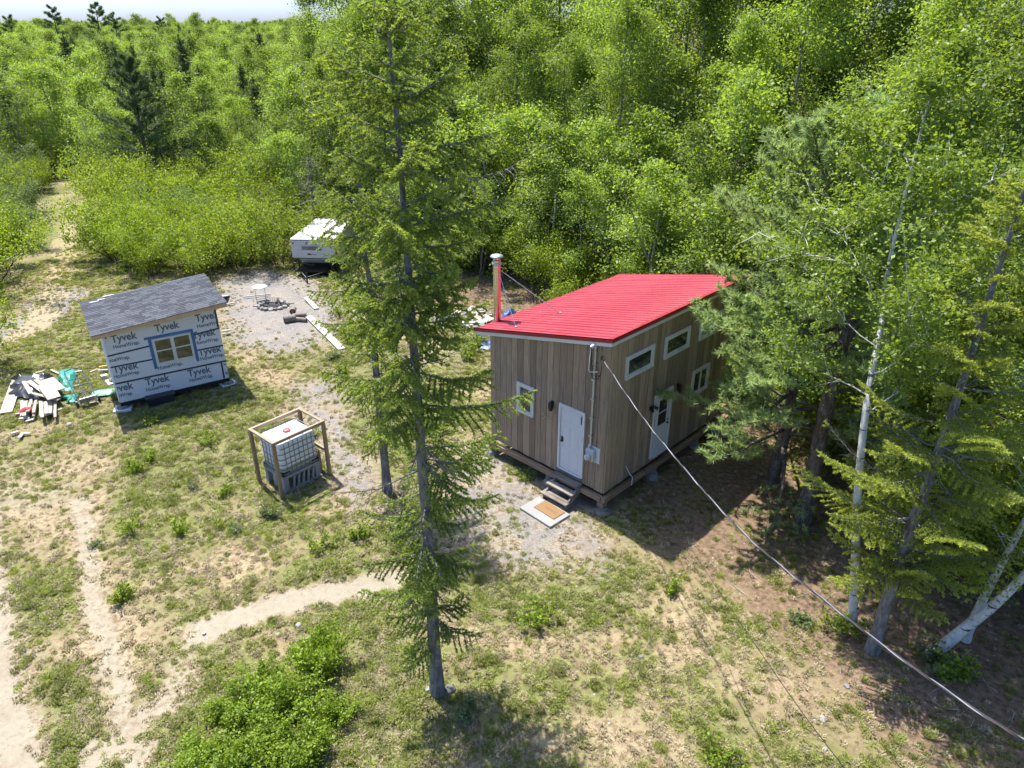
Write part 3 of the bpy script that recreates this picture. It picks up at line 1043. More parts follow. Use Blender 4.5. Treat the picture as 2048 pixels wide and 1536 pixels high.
def shingle_mat():
    t = NT('asphalt_shingle')
    oi = t.n('ObjectInfo')
    vec = t.coord('Object')
    n = t.noise(vec, 60, 3, .7)
    v = t.ramp(oi.outputs['Random'], .0, 1.0)
    c = t.mix(v, (.052, .055, .063), (.098, .103, .115))
    c = t.mix(t.ramp(n, .3, .8), [.0, .0, .0], c) if False else t.mix(t.math('MULTIPLY', t.ramp(n, .5, .8), .35), c, (.06, .065, .075))
    return t.done(t.pbr(c, .95, 0, .2, t.bump(n, .5, .01)))


M_shin = shingle_mat()
rows, colw, rh = 22, .315, (ry1 - ry0 + .05) / 22
sh_mes = []
for wv in (.62, .8, 1.0):
    w_ = colw * wv
    vs = [(0, 0, 0), (w_ - .006, 0, 0), (w_ - .006, rh * 1.12, -.006), (0, rh * 1.12, -.006), (0, 0, .012), (w_ - .006, 0, .012), (w_ - .006, rh * 1.12, .004), (0, rh * 1.12, .004)]
    sh_mes.append((w_, MB().add(vs, [(4, 5, 6, 7), (0, 1, 5, 4), (1, 2, 6, 5), (3, 0, 4, 7)]).mesh('shingle', M_shin)))
ang = Matrix(((1, 0, 0), (0, 1, 0), (.074, .035, 1)))
slope_rot = Vector((-.074, -.035, 1)).normalized()
q = Vector((0, 0, 1)).rotation_difference(slope_rot)
for r in range(rows):
    y = ry0 - .045 + r * rh
    x = rx0 - .02
    first = True
    while x < rx1 + .0:
        w_, me = PR.choice(sh_mes)
        fit = 1.0
        if x + w_ > rx1 - .08: fit = (rx1 + .02 - x) / w_; w_ = 9.0
        o = link('shingle', me, sroof, (x, y, SRZ(x, y) + .108 + PR.uniform(0, .002)))
        o.rotation_mode = 'QUATERNION'
        o.rotation_quaternion = q
        o.scale.x = fit
        x += w_
M_torn = simple('pale_torn_paper', (.62, .60, .57), .8)
for px, py, s in ((.12, 2.62, .16), (.36, 2.70, .12), (.62, 2.93, .2)):
    MB().add([(-s, 0, 0), (s, .02, .01), (s * .9, .05, .016), (-s * .8, .06, .004)], [(0, 1, 2, 3)]).build('torn_paper', M_torn, sroof, (px, py, SRZ(px, py) + .135))

# ------------------------------------------------------------------ black tote box by the shed
M_bplast = simple('black_plastic', (.022, .024, .03), .4, var=.2)
bc = np.array([-12.30, 22.55])
bin_ = tag(empty('storage_box', (bc[0], bc[1], .0), STH - .02), 'black plastic storage box on the grass below the shed wall', 'storage box')
b_ = MB()
for i in range(1):
    vs = [(-.40, -.2, 0), (.40, -.2, 0), (.40, .2, 0), (-.40, .2, 0), (-.45, -.24, .30), (.45, -.24, .30), (.45, .24, .30), (-.45, .24, .30)]
    b_.add(vs, [(0, 3, 2, 1), (4, 5, 6, 7), (0, 1, 5, 4), (1, 2, 6, 5), (2, 3, 7, 6), (3, 0, 4, 7)])
b_.build('body', M_bplast, bin_)
MB().box((-.48, -.26, .302), (.48, .26, .345), 0, None, .012).build('lid', M_bplast, bin_)
for sx in (-1, 1):
    MB().box((sx * .47 - .02, -.08, .22), (sx * .47 + .02, .08, .30), 0, None, .006).build('handle', M_bplast, bin_)
MB().tube([(.30, .18, .345), (.33, .19, .46), (.36, .16, .50)], [.05, .045, .03], 8).build('latch_post', M_bplast, bin_)

# ------------------------------------------------------------------ water tank in its cage, and the timber frame over it
E1 = math.atan2(.752, .659)
fc = (-6.53 + .659 * .865 - .648 * .61, 16.71 + .752 * .865 + .762 * .61)
frm = empty('timber_frame', (fc[0], fc[1], 0), E1, 'open frame of brown posts and rails standing over the caged water tank', 'frame')
M_post = wood('brown_post', (.36, .25, .15), (.25, .165, .095), .8, (16, 16, .8), .1)
M_rail = wood('sunbleached_rail', (.40, .31, .225), (.28, .21, .14), .8, (16, 16, .8), .12, None, 'x')
M_raily = wood('sunbleached_rail_crosswise', (.40, .31, .225), (.28, .21, .14), .8, (16, 16, .8), .12, None, 'y')
fw, fd2, fh = 1.70, 1.24, 1.80
for sx, sy in ((-1, -1), (1, -1), (-1, 1), (1, 1)):
    MB().box((-.045, -.045, -.02), (.045, .045, fh - .092)).build('post', M_post, frm, (sx * (fw / 2 - .045), sy * (fd2 / 2 - .045), 0))
for sy in (-1, 1):
    MB().box((-fw / 2, -.02, -.09), (fw / 2, .07 - .02, 0), 0, None, .004).build('rail', M_rail, frm, (0, sy * (fd2 / 2 - .045) - .015, fh))
for sx in (-1, 1):
    MB().box((-.045, -fd2 / 2 + .082, -.045), (.045, fd2 / 2 - .082, 0), 0, None, .004).build('rail', M_raily, frm, (sx * (fw / 2 - .046), 0, fh - .002))
MB().box((-.03, -fd2 / 2 + .09, -.045), (.03, fd2 / 2 - .09, .045)).build('brace', M_raily, frm, (fw / 2 - .046, 0, .82))
MB().box((-.04, -.04, 0), (.04, .04, .78)).build('post', M_post, frm, (fw / 2 - .16, -.30, -.02))
for sx in (-1, 1):
    MB().box((-.03, -fd2 / 2 + .09, 0), (.03, fd2 / 2 - .09, .04)).build('ground_rail', M_raily, frm, (sx * (fw / 2 - .10), 0, .0))

tk = empty('water_tank', (fc[0] - .02, fc[1] - .02, 0), E1, 'white plastic water tank in a steel cage on a grey pallet', 'water tank')
M_pal = simple('grey_plastic_pallet', (.26, .26, .27), .7, var=.12, scale=5, dirt=(.35, .32, .28))


def tank_mat():
    t = NT('milky_tank_plastic')
    tc = t.n('TexCoord')
    sp = t.n('SeparateXYZ'); t.l(tc.outputs['Object'], sp.inputs[0])
    n = t.noise(tc.outputs['Object'], 6, 4, .6)
    # the water inside shows through the milky plastic up to its level
    lv = t.ramp(sp.outputs[2], .545, .565)
    c = t.mix(lv, (.34, .355, .25), (.72, .74, .74))
    c = t.mix(t.math('MULTIPLY', n, .2), c, (.62, .64, .60))
    return t.done(t.pbr(c, .45, 0, .4))


M_tank = tank_mat()
tw, td, z0, z1 = 1.17, .97, .30, 1.36
bm = bmesh.new()
bmesh.ops.create_cube(bm, size=1)
for v in bm.verts: v.co = Vector((v.co.x * tw, v.co.y * td, (v.co.z + .5) * (z1 - z0) + z0))
bmesh.ops.bevel(bm, geom=[e_ for e_ in bm.edges], offset=.11, segments=4, affect='EDGES', profile=.5)
me = bpy.data.meshes.new('tank_body'); bm.to_mesh(me); bm.free()
me.materials.append(M_tank)
for p_ in me.polygons: p_.use_smooth = True
link('tank_body', me, tk)
cap = MB().lathe([(.115, 0), (.115, .03), (.10, .055), (.03, .06)], 20).build('filler_cap', simple('faded_red_plastic', (.50, .10, .08), .5), tk, (0, 0, z1 - .003))
M_cage = simple('cage_steel', (.20, .23, .26), .45, .6, var=.2)
cw, cd, rr_ = tw / 2 + .025, td / 2 + .025, .12


def ring(z):
    pts = []
    for cx_, cy_, a0 in ((cw - rr_, cd - rr_, 0), (-cw + rr_, cd - rr_, 90), (-cw + rr_, -cd + rr_, 180), (cw - rr_, -cd + rr_, 270)):
        for k in range(5):
            a_ = R_(a0 + k * 22.5)
            pts.append((cx_ + rr_ * math.cos(a_), cy_ + rr_ * math.sin(a_), z))
    return pts + [pts[0]]


for i, z in enumerate((.36, .50, .66, .83, 1.0, 1.17, 1.34)):
    MB().tube(ring(z), .011 if 0 < i else .018, 6, cap=False).build('cage_bar', M_cage, tk)
xs = [-.44, -.29, -.15, 0, .15, .29, .44]
for sy in (-1, 1):
    for x in xs:
        MB().tube([(x, sy * (cd + .0), .30), (x, sy * (cd + .0), 1.34)], .010, 6).build('cage_bar', M_cage, tk)
for sx in (-1, 1):
    for y in (-.33, -.16, 0, .16, .33):
        MB().tube([(sx * cw, y, .30), (sx * cw, y, 1.34)], .010, 6).build('cage_bar', M_cage, tk)
for x in (-.19, .22):
    MB().tube([(x, -cd, 1.34), (x, -cd + .1, z1 + .012), (x, cd - .1, z1 + .012), (x, cd, 1.34)], .011, 6).build('top_bar', M_cage, tk)
for sx, sy in ((-1, -1), (1, -1), (-1, 1), (1, 1)):
    MB().box((-.13, -.10, .28), (.13, .10, .42), 0, None, .02).build('corner_guard', M_black, tk, (sx * (tw / 2 - .10), sy * (td / 2 - .08), 0))
pal = MB()
pal.box((-.60, -.50, .235), (.60, .50, .285), 0, None, .008)
pallet = pal.build('pallet', M_pal, tk)
for x in (-.52, 0, .52):
    for y in (-.42, 0, .42):
        if x == 0 and y == -.42: continue
        MB().box((-.075, -.07, .03), (.075, .07, .234), 0, None, .006).build('block', M_pal, pallet, (x, y, 0))
for k in range(5):
    x = -.34 + k * .16
    vs = [(x, -.498, .035), (x + .055, -.498, .035), (x + .125, -.498, .232), (x + .07, -.498, .232)]
    vs += [(p_[0], -.45, p_[2]) for p_ in vs]
    MB().add(vs, [(0, 1, 2, 3), (4, 7, 6, 5), (0, 4, 5, 1), (1, 5, 6, 2), (2, 6, 7, 3), (3, 7, 4, 0)]).build('slat', M_pal, pallet)
MB().box((-.60, -.50, .0), (.60, -.40, .029)).build('runner', M_pal, pallet)
MB().box((-.60, .40, .0), (.60, .50, .029)).build('runner', M_pal, pallet)

for ch_ in tk.children:
    if ch_ is not pallet: ch_.location.z += .25
pallet.scale = (1, 1, 1.9)

# ------------------------------------------------------------------ scrap lumber, tarps and hand truck
M_lum = wood('pale_scrap_lumber', (.46, .41, .33), (.34, .28, .21), .75, (12, 12, .9), .16, None, 'x')
M_lumd = wood('weathered_scrap_lumber', (.50, .46, .41), (.28, .25, .21), .8, (12, 12, .9), .25, None, 'x')


def board(name, c, ang, L, W, T, label, group=None, mat=None, tilt=(0, 0), cat='board'):
    m = MB().box((-L / 2, -W / 2, 0), (L / 2, W / 2, T), 0, None, min(.006, T * .2))
    o = m.build(name, mat or M_lum, None, c, (tilt[0], tilt[1], ang))
    return tag(o, label, cat, group)


def px_board(a, b, W, T, label, z=.02, group=None, mat=None, name='plank', tilt=0.0):
    pa, pb = at(*a, z), at(*b, z)
    d = pb - pa
    L = float(np.linalg.norm(d[:2]))
    c = (pa + pb) / 2
    return board(name, (c[0], c[1], max(z, gz(c[0], c[1]) + .012)), math.atan2(d[1], d[0]), L, W, T, label, group, mat, (0, tilt))


px_board((12, 826), (36, 756), .38, .03, 'wide pale plank lying at the near side of the tarp pile', .05, None, None)
# black tarp: a crumpled sheet over the heap
def tarp(name, pix, mat, label, lift, seed, nx=34, ny=24):
    a_, b_, c_, d_ = [at(*p)[:2] for p in pix]
    V = []
    for j in range(ny + 1):
        for i in range(nx + 1):
            s, t = i / nx, j / ny
            p_ = (a_ * (1 - s) + b_ * s) * (1 - t) + (d_ * (1 - s) + c_ * s) * t
            V.append((p_[0], p_[1]))
    V = np.array(V)
    s = (np.arange((nx + 1) * (ny + 1)) % (nx + 1)) / nx
    t = (np.arange((nx + 1) * (ny + 1)) // (nx + 1)) / ny
    env = np.clip(np.minimum(np.minimum(s, 1 - s), np.minimum(t, 1 - t)) * 5, 0, 1)
    k = seed * 13.7
    h = lift * env * (.35 + .65 * vnoise(V[:, 0] + k, V[:, 1], .45, seed)) + .09 * vnoise(V[:, 0] * 1.5 + k, V[:, 1] * .8, .16, seed + 1) + .05 * np.abs(vnoise(V[:, 0] + k, V[:, 1], .09, seed + 2) - .5) * 2
    V[:, 0] += (vnoise(V[:, 0], V[:, 1], .3, seed + 3) - .5) * .28
    V[:, 1] += (vnoise(V[:, 0], V[:, 1], .3, seed + 4) - .5) * .28
    ii = np.arange((nx + 1) * (ny + 1)).reshape(ny + 1, nx + 1)
    Fq = np.stack([ii[:-1, :-1], ii[:-1, 1:], ii[1:, 1:], ii[1:, :-1]], -1).reshape(-1, 4)
    me = npmesh(name, np.column_stack([V, h + .01]), Fq, mat, smooth=False)
    return tag(link(name, me), label, 'tarp')


M_btarp = simple('black_plastic_sheet', (.035, .036, .042), .3, var=.3, scale=5, spec=.7)
M_gtarp = simple('green_tarp_cloth', (.03, .24, .17), .42, var=.25, scale=6)
tarp('plastic_sheet', ((22, 800), (92, 800), (106, 752), (24, 758)), M_btarp, 'crumpled black plastic sheet over the scrap lumber heap', .28, 31)
tarp('green_tarp', ((118, 778), (150, 790), (150, 742), (122, 745)), M_gtarp, 'crumpled green tarp between the black sheet and hand truck', .16, 35, 20, 20)
tarp('green_tarp', ((125, 812), (158, 806), (160, 792), (130, 794)), M_gtarp, 'small bunched green tarp at the foot of the hand truck', .14, 37, 16, 10)
G1, L1 = 'pale boards piled on the black sheet', 'pale board dropped across the crumpled black plastic sheet'
for a_, b_, W, z in (((58, 764), (98, 792), .16, .34), ((72, 760), (114, 796), .15, .37), ((92, 760), (112, 796), .30, .40), ((100, 757), (124, 780), .24, .36), ((66, 788), (118, 800), .12, .33), ((48, 764), (62, 788), .14, .3), ((84, 772), (104, 798), .26, .43)):
    px_board(a_, b_, W, .035, L1, z, G1, None, 'scrap_board', PR.uniform(-.05, .05))
G2, L2 = 'short offcuts stacked by the sheet', 'short pale offcut in the stack beside the black sheet'
for k in range(16):
    u0 = 44 + (k % 8) * 9.5 + PR.uniform(-2, 2)
    z = .05 + (k // 8) * .12 + PR.uniform(0, .07)
    px_board((u0, 804 + PR.uniform(-4, 3)), (u0 + PR.uniform(-6, 6), 832 + PR.uniform(-6, 6)), PR.uniform(.08, .13), PR.uniform(.04, .08), L2, z, G2, M_lum if PR.random() < .75 else M_lumd, 'lumber_offcut', PR.uniform(-.06, .06))
G3, L3 = 'loose offcuts round the lumber heap', 'small loose wood offcut scattered round the lumber heap'
for (u, v, a_) in ((40, 828, .3), (47, 838, .2), (60, 842, .3), (30, 866, .5), (42, 872, 1.2), (52, 868, .1), (118, 822, .6), (105, 815, 1.4), (188, 806, .2), (92, 826, .8), (36, 762, 1.1), (80, 745, .3), (110, 744, 2.6), (188, 742, .5), (205, 742, .2), (150, 772, .1), (132, 770, .4), (158, 744, .2)):
    px_board((u - 9 * math.cos(a_), v + 6 * math.sin(a_)), (u + 9 * math.cos(a_), v - 6 * math.sin(a_)), PR.uniform(.07, .12), PR.uniform(.03, .05), L3, .03 + PR.uniform(0, .03), G3, M_lum if PR.random() < .7 else M_lumd, 'lumber_offcut', PR.uniform(-.1, .1))
M_redc = simple('red_cloth', (.36, .025, .03), .8)
rc = MB()
rc_o = at(52, 822, .2)
V = []
for j in range(7):
    for i in range(7):
        V.append(((i - 3) * .06 + PR.uniform(-.02, .02), (j - 3) * .06 + PR.uniform(-.02, .02), .10 * math.exp(-((i - 3) ** 2 + (j - 3) ** 2) / 6) + PR.uniform(0, .05)))
rc.add(V, [(j * 7 + i, j * 7 + i + 1, j * 7 + i + 8, j * 7 + i + 7) for j in range(6) for i in range(6)])
tag(rc.build('red_cloth', M_redc, None, rc_o), 'crumpled red cloth lying on the offcut stack', 'cloth')
# hand truck leaning back on the heap
M_navy = simple('dark_blue_enamel', (.02, .045, .10), .4, .2)
hb_, ht_ = at(176, 806, .1), at(160, 744, .62)
h0 = at(160, 812, .06)
ht = empty('hand_truck', (h0[0], h0[1], 0), math.atan2((at(188, 804) - at(160, 812))[1], (at(188, 804) - at(160, 812))[0]), 'dark blue hand truck lying back against the lumber heap', 'hand truck')
hl, hw_ = 1.42, .56
lean = R_(28)
HM = Matrix.Translation((0, 0, .14)) @ Matrix.Rotation(lean, 4, 'X')
for x in (0, hw_ / 2, hw_):
    MB().tube([(x, 0, 0), (x, hl, 0)], .016, 8, 0, HM).build('rail', M_navy, ht)
for y in (.12, .45, .8, 1.12):
    MB().tube([(0, y, 0), (hw_, y, 0)], .014, 8, 0, HM).build('cross_bar', M_navy, ht)
MB().tube([(0, hl, 0), (.03, hl + .12, .02), (hw_ / 2, hl + .17, .03), (hw_ - .03, hl + .12, .02), (hw_, hl, 0)], .017, 8, 0, HM).build('handle', M_navy, ht)
MB().box((.02, -.02, 0), (hw_ - .02, .0, .26), 0, HM).build('toe_plate', M_galv, ht)
for x in (-.07, hw_ + .07):
    w_ = MB().tube([(x - .03, 0, 0), (x + .03, 0, 0)], .13, 18, 0, Matrix.Translation((0, .06, .125))).build('wheel', M_black, ht)
    MB().tube([(x - .034, 0, 0), (x + .034, 0, 0)], .06, 12, 0, Matrix.Translation((0, .06, .125))).build('hub', M_navy, w_)
MB().tube([(-.07, .06, .125), (hw_ + .07, .06, .125)], .012, 8).build('axle', M_galv, ht)
# mint green sled by the shed corner
sl = at(213, 788)
m = MB()
N = 22
ringv, inner = [], []
for k in range(N):
    a_ = 2 * math.pi * k / N
    ex = .46 * math.copysign(abs(math.cos(a_)) ** .7, math.cos(a_)); ey = .27 * math.copysign(abs(math.sin(a_)) ** .8, math.sin(a_))
    ringv.append((ex, ey, .075)); inner.append((ex * .86, ey * .82, .02))
m.add(ringv + inner, [(k, (k + 1) % N, N + (k + 1) % N, N + k) for k in range(N)] + [list(range(N, 2 * N))], 0, True)
m.add([(x * 1.03, y * 1.03, z - .01) for x, y, z in ringv] + ringv, [(k, (k + 1) % N, N + (k + 1) % N, N + k) for k in range(N)])
tag(m.build('plastic_sled', simple('mint_green_plastic', (.25, .50, .42), .4, var=.06), None, (sl[0], sl[1], .015), (0, 0, .25)), 'mint green plastic sled lying by the shed corner', 'sled')
px_board((198, 735), (214, 733), .06, .05, 'short yellow painted board end poking out behind the shed', .06, None, simple('yellow_paint', (.62, .42, .06), .6), 'board_end')
px_board((196, 742), (216, 741), .05, .05, 'short white board end poking out behind the shed', .06, None, M_white, 'board_end')
px_board((203, 757), (216, 754), .16, .12, 'small white box end poking out behind the shed', .02, None, M_white, 'board_end')

# ------------------------------------------------------------------ fire pit yard
M_plankw = wood('bleached_plank', (.45, .43, .40), (.34, .32, .29), .8, (10, 10, .7), .05, None, 'x')
px_board((617, 633), (684, 699), .30, .035, 'long bleached plank lying beside the gravel yard', .05, None, M_plankw)
px_board((612, 597), (633, 617), .24, .045, 'short bleached plank lying behind the fire pit', .06, None, M_plankw, 'plank', .05)
px_board((486, 595), (541, 589), .05, .05, 'thin dark pipe lying in front of the round table', .04, None, M_galv, 'metal_pipe')
px_board((444, 600), (452, 586), .35, .04, 'broken white panel behind the shed roof', .12, None, M_white, 'panel', .3)
for (a_, b_), s in zip((((437, 612), (470, 606)), ((444, 664), (462, 661)), ((444, 670), (462, 667))), ('thin pale lath lying behind the shed corner', 'upper dark board by the shed wall facing the yard', 'lower pale board by the shed wall facing the yard')):
    px_board(a_, b_, .09, .05, s, .04, None, M_lumd if 'dark' in s else M_lum, 'board')
# round folding table
tp = at(523, 600)
tb = empty('round_table', (tp[0], tp[1], gz(tp[0], tp[1])), .4, 'small round pale blue folding table on the gravel', 'table')
M_pblue = simple('pale_blue_enamel', (.48, .58, .63), .35, .1, var=.05)
M_pgreen = simple('green_grey_tube', (.20, .28, .26), .5, .3)
MB().lathe([(.0, .685), (.33, .685), (.345, .69), (.345, .705), (.33, .712), (.0, .708)], 28).build('table_top', M_pblue, tb)
for s in (-1, 1):
    for x in (-.22, .22):
        MB().tube([(x, s * .22, 0), (x, -s * .20, .684)], .008, 6).build('leg', M_pgreen, tb)
    MB().tube([(-.22, s * .22, .02), (.22, s * .22, .02)], .011, 6).build('foot_bar', M_pgreen, tb)
# fire pit: ring of stones round ash, a bent wire screen and burnt sticks
fp = at(546, 612)
pit = empty('fire_pit', (fp[0], fp[1], gz(fp[0], fp[1])), 0, 'fire pit ringed with grey stones under a wire screen', 'fire pit')
M_ash = simple('ash', (.05, .048, .045), .95, var=.5, scale=14, bump=.6)
M_stone = simple('grey_field_stone', (.24, .235, .22), .9, var=.35, scale=6, bump=.4, objvar=.4)
M_char = simple('charred_wood', (.025, .02, .018), .9, var=.4, scale=10)


def rock_mesh(seed, mat=None):
    rr = random.Random(seed)
    bm = bmesh.new()
    bmesh.ops.create_icosphere(bm, subdivisions=2, radius=1)
    k = [Vector((rr.gauss(0, 1), rr.gauss(0, 1), rr.gauss(0, 1))).normalized() for _ in range(7)]
    h = [rr.uniform(.55, .95) for _ in k]
    for v in bm.verts:
        for n_, d_ in zip(k, h):
            dd = v.co.dot(n_)
            if dd > d_: v.co -= n_ * (dd - d_)
        v.co.z *= .72
    me = bpy.data.meshes.new('stone'); bm.to_mesh(me); bm.free()
    me.materials.append(mat or M_stone)
    return me


ROCKS = [rock_mesh(s) for s in range(5)]
MB().lathe([(.62, -.01), (.6, .02), (.3, .05), (.02, .06)], 18).build('ash_bed', M_ash, pit)
for k in range(17):
    a_ = 2 * math.pi * k / 17 + PR.uniform(-.08, .08)
    o = link('stone', PR.choice(ROCKS), pit, (.66 * math.cos(a_), .52 * math.sin(a_), .06), (PR.uniform(-.4, .4), PR.uniform(-.4, .4), PR.uniform(0, 6)))
    s = PR.uniform(.085, .14); o.scale = (s * 1.2, s, s)
for k in range(9):
    a_ = PR.uniform(0, 6.3); L = PR.uniform(.3, .7)
    x, y = PR.uniform(-.3, .6), PR.uniform(-.3, .3)
    MB().tube([(x, y, .08), (x + L * math.cos(a_), y + L * math.sin(a_), .10 + PR.uniform(0, .08))], [.025, .018], 6).build('burnt_stick', M_char, pit)
for k in range(7):
    MB().tube([(-.35 + k * .1, .26, .05), (-.36 + k * .1, .20, .35), (-.33 + k * .1, .10, .42)], .008, 5).build('screen_wire', M_char, pit)
for z, y in ((.12, .25), (.24, .225), (.36, .19)):
    MB().tube([(-.4, y, z), (.3, y, z)], .008, 5).build('screen_wire', M_char, pit)
# split logs
M_bark = simple('birch_bark_log', (.20, .17, .14), .85, var=.5, scale=9, dirt=(.10, .08, .06))
M_end = simple('cut_log_end', (.16, .09, .055), .85, var=.3, scale=12)
for (u, v, z, a_, r, L, lab) in ((580, 643, .16, .45, .17, .5, 'thick log with a dark cut end, lying lowest beside the fire pit'),
                                 (588, 632, .30, 1.7, .14, .4, 'birch log standing tilted on the others by the fire pit'),
                                 (600, 636, .13, .3, .12, .6, 'pale birch log lying across the stack by the plank'),
                                 (603, 643, .10, -.2, .10, .5, 'slim birch log in front of the log stack')):
    p_ = at(u, v, 0)
    lg = empty('firewood_log', (p_[0], p_[1], gz(p_[0], p_[1]) + z), a_, lab, 'log', 'logs beside the fire pit')
    MB().tube([(-L / 2, 0, 0), (0, .01, .0), (L / 2, 0, .0)], [r, r * .96, r * .92], 14, 0, None, False).build('bark', M_bark, lg)
    for s in (-1, 1):
        MB().lathe([(r * .90, 0), (r * .88, .006), (.01, .008)], 14, 0, Matrix.Translation((s * (L / 2 - .001), 0, 0)) @ Matrix.Rotation(s * math.pi / 2, 4, 'Y')).build('cut_end', M_end, lg)

# ------------------------------------------------------------------ truck camper on its flat trailer
tq = at(632, 549)
cmp_ = empty('camper', (tq[0], tq[1], 0), R_(-4), 'white camper with a blue-grey window and red marker lights, parked by the wood', 'camper')
M_alu = simple('white_aluminium_siding', (.50, .53, .54), .4, .2, var=.06, scale=3, dirt=(.5, .5, .46))
M_roofw = simple('white_camper_roof', (.55, .55, .55), .5, var=.05, scale=3)
M_cream = simple('cream_lower_panel', (.55, .51, .42), .5, var=.1, scale=4)
W2 = 1.13
# profile in y (forward is -y, towards the yard) and z; the upper box overhangs the lower one
MB().box((-W2, .0, 1.30), (W2, 4.3, 2.42), 0, None, .05).build('upper_body', M_alu, cmp_)
MB().box((-W2 - .02, -.03, 2.43), (W2 + .02, 4.33, 2.52), 0, None, .04).build('roof', M_roofw, cmp_)
MB().add([(-W2 + .12, .02, 1.30), (W2 - .12, .02, 1.30), (W2 - .12, 1.1, .86), (-W2 + .12, 1.1, .86)], [(0, 3, 2, 1)]).build('overhang_floor', M_cream, cmp_)
MB().box((-W2 + .03, 1.1, .62), (W2 - .03, 4.28, 1.298), 0, None, .03).build('lower_body', M_cream, cmp_)
MB().box((-.78, .55, .98), (.78, 1.09, 1.296), 0, None, .02).build('nose_panel', M_cream, cmp_)
for z in np.arange(1.40, 2.40, .115):
    MB().box((-W2 - .006, -.012, z), (W2 + .006, -.001, z + .055), 0).build('siding_rib', M_alu, cmp_)
wnd = MB().box((-.60, -.035, 1.80), (.50, -.013, 2.10)).build('window', M_galv, cmp_)
MB().box((-.57, -.042, 1.825), (.47, -.036, 2.075)).build('pane', glass_mat('blue_grey_glass', (.05, .08, .12)), wnd)
M_rlamp = simple('red_marker_lens', (.55, .02, .02), .3)
for x in (-1.02, -.30, -.05, .20, 1.0):
    MB().lathe([(.055, 0), (.055, .02), (.03, .04)], 10, 0, Matrix.Translation((x, -.013, 2.24)) @ Matrix.Rotation(math.pi / 2, 4, 'X')).build('marker_light', M_rlamp, cmp_)
M_brown = simple('brown_stripe_paint', (.22, .085, .035), .5)
MB().add([(W2 + .004, .15, 1.42), (W2 + .004, 1.2, 1.95), (W2 + .004, 1.2, 2.12), (W2 + .004, .15, 1.60)], [(0, 1, 2, 3)]).build('stripe', M_brown, cmp_)
em = MB().lathe([(.07, 0), (.05, .008)], 12, 0, Matrix.Translation((-.22, -.013, 1.58)) @ Matrix.Rotation(math.pi / 2, 4, 'X') @ Matrix.Scale(1.5, 4, (1, 0, 0)))
em.build('emblem', M_brown, cmp_)
MB().box((-.14, -.018, 1.53), (.16, -.013, 1.56)).build('emblem_script', M_brown, cmp_)
for x in (-.35, .12):
    MB().box((x, .535, 1.10), (x + .32, .549, 1.17)).build('vent', M_black, cmp_)
for ch_ in list(cmp_.children): ch_.location.z -= .30
cmp_.scale.z = .86
tr = empty('flat_trailer', (tq[0], tq[1], 0), R_(-4), 'black flat trailer with low rails under the camper', 'trailer')
MB().box((-1.0, -.3, .22), (1.0, 4.4, .31)).build('deck', M_black, tr)
for x in (-1.0, 1.0):
    for y in (-.3, .45):
        MB().tube([(x, y, .3), (x, y, .72)], .03, 6).build('stake', M_black, tr)
    MB().tube([(x, -.3, .70), (x, .5, .70)], .03, 6).build('side_rail', M_black, tr)
    w_ = MB().tube([(x * 1.02 - .1, 2.4, .32), (x * 1.02 + .1, 2.4, .32)], .33, 20).build('wheel', M_black, tr)
MB().tube([(-1.0, -.3, .70), (-.4, -.3, .70), (-.2, -.3, .6), (.1, -.3, .6)], .03, 6).build('front_rail', M_black, tr)
MB().tube([(-.7, -.3, .27), (0, -1.5, .3), (.7, -.3, .27)], .05, 6).build('drawbar', M_black, tr)
MB().tube([(0, -1.4, .0), (0, -1.4, .55)], .04, 6).build('jack', M_black, tr)

# ------------------------------------------------------------------ heap of slates and boards, and deck stairs, behind the cabin
M_slate = simple('grey_slate_scrap', (.17, .17, .175), .8, var=.4, objvar=.5)
for k in range(60):
    p_ = at(PR.uniform(880, 985), PR.uniform(628, 662))
    z = PR.uniform(.03, .35) * max(0.15, 1 - abs(p_[0] + 1.8) / 2.2)
    mt_ = PR.choice([M_slate, M_slate, M_lumd, M_lum])
    board('scrap_piece', (p_[0], p_[1], z + .02), PR.uniform(0, 6.3), PR.uniform(.25, .8), PR.uniform(.1, .3), .03,
          'grey or pale scrap piece in the heap behind the chimney', 'scrap pieces heaped behind the cabin', mt_, (PR.uniform(-.25, .25), PR.uniform(-.25, .25)), 'scrap')
M_btp = simple('blue_tarp_cloth', (.05, .09, .24), .45, var=.2)
tarp('blue_tarp', ((1002, 638), (1030, 638), (1030, 626), (1006, 626)), M_btp, 'crumpled blue tarp beside the scrap heap behind the roof corner', .3, 51, 18, 14)
tarp('blue_tarp', ((965, 700), (990, 700), (988, 684), (968, 684)), M_btp, 'small blue tarp on the ground by the cabin wall', .12, 53, 12, 12)
ds = empty('deck_stairs', cab(-.55, CL + 1.3), -TH, 'reddish brown wooden deck behind the cabin', 'deck')
M_deck = wood('reddish_deck_board', (.30, .175, .115), (.18, .10, .065), .8, (14, 14, .8), .15, None, 'x')
for k in range(9):
    MB().box((-2.2, -1.1 + k * .2, .76), (.1, -1.1 + k * .2 + .19, .80)).build('deck_board', M_deck, ds)
for k in range(2):
    MB().box((.11 + k * .28, -1.1, .55 - k * .2), (.11 + k * .28 + .27, .0, .59 - k * .2)).build('tread', M_deck, ds)
for x in (-2.1, .0):
    for y in (-1.0, .6):
        MB().box((x - .05, y - .05, 0), (x + .05, y + .05, .759)).build('post', M_deck, ds)
MB().box((-2.2, -1.12, .58), (.1, -1.101, .758)).build('skirt_board', M_deck, ds)

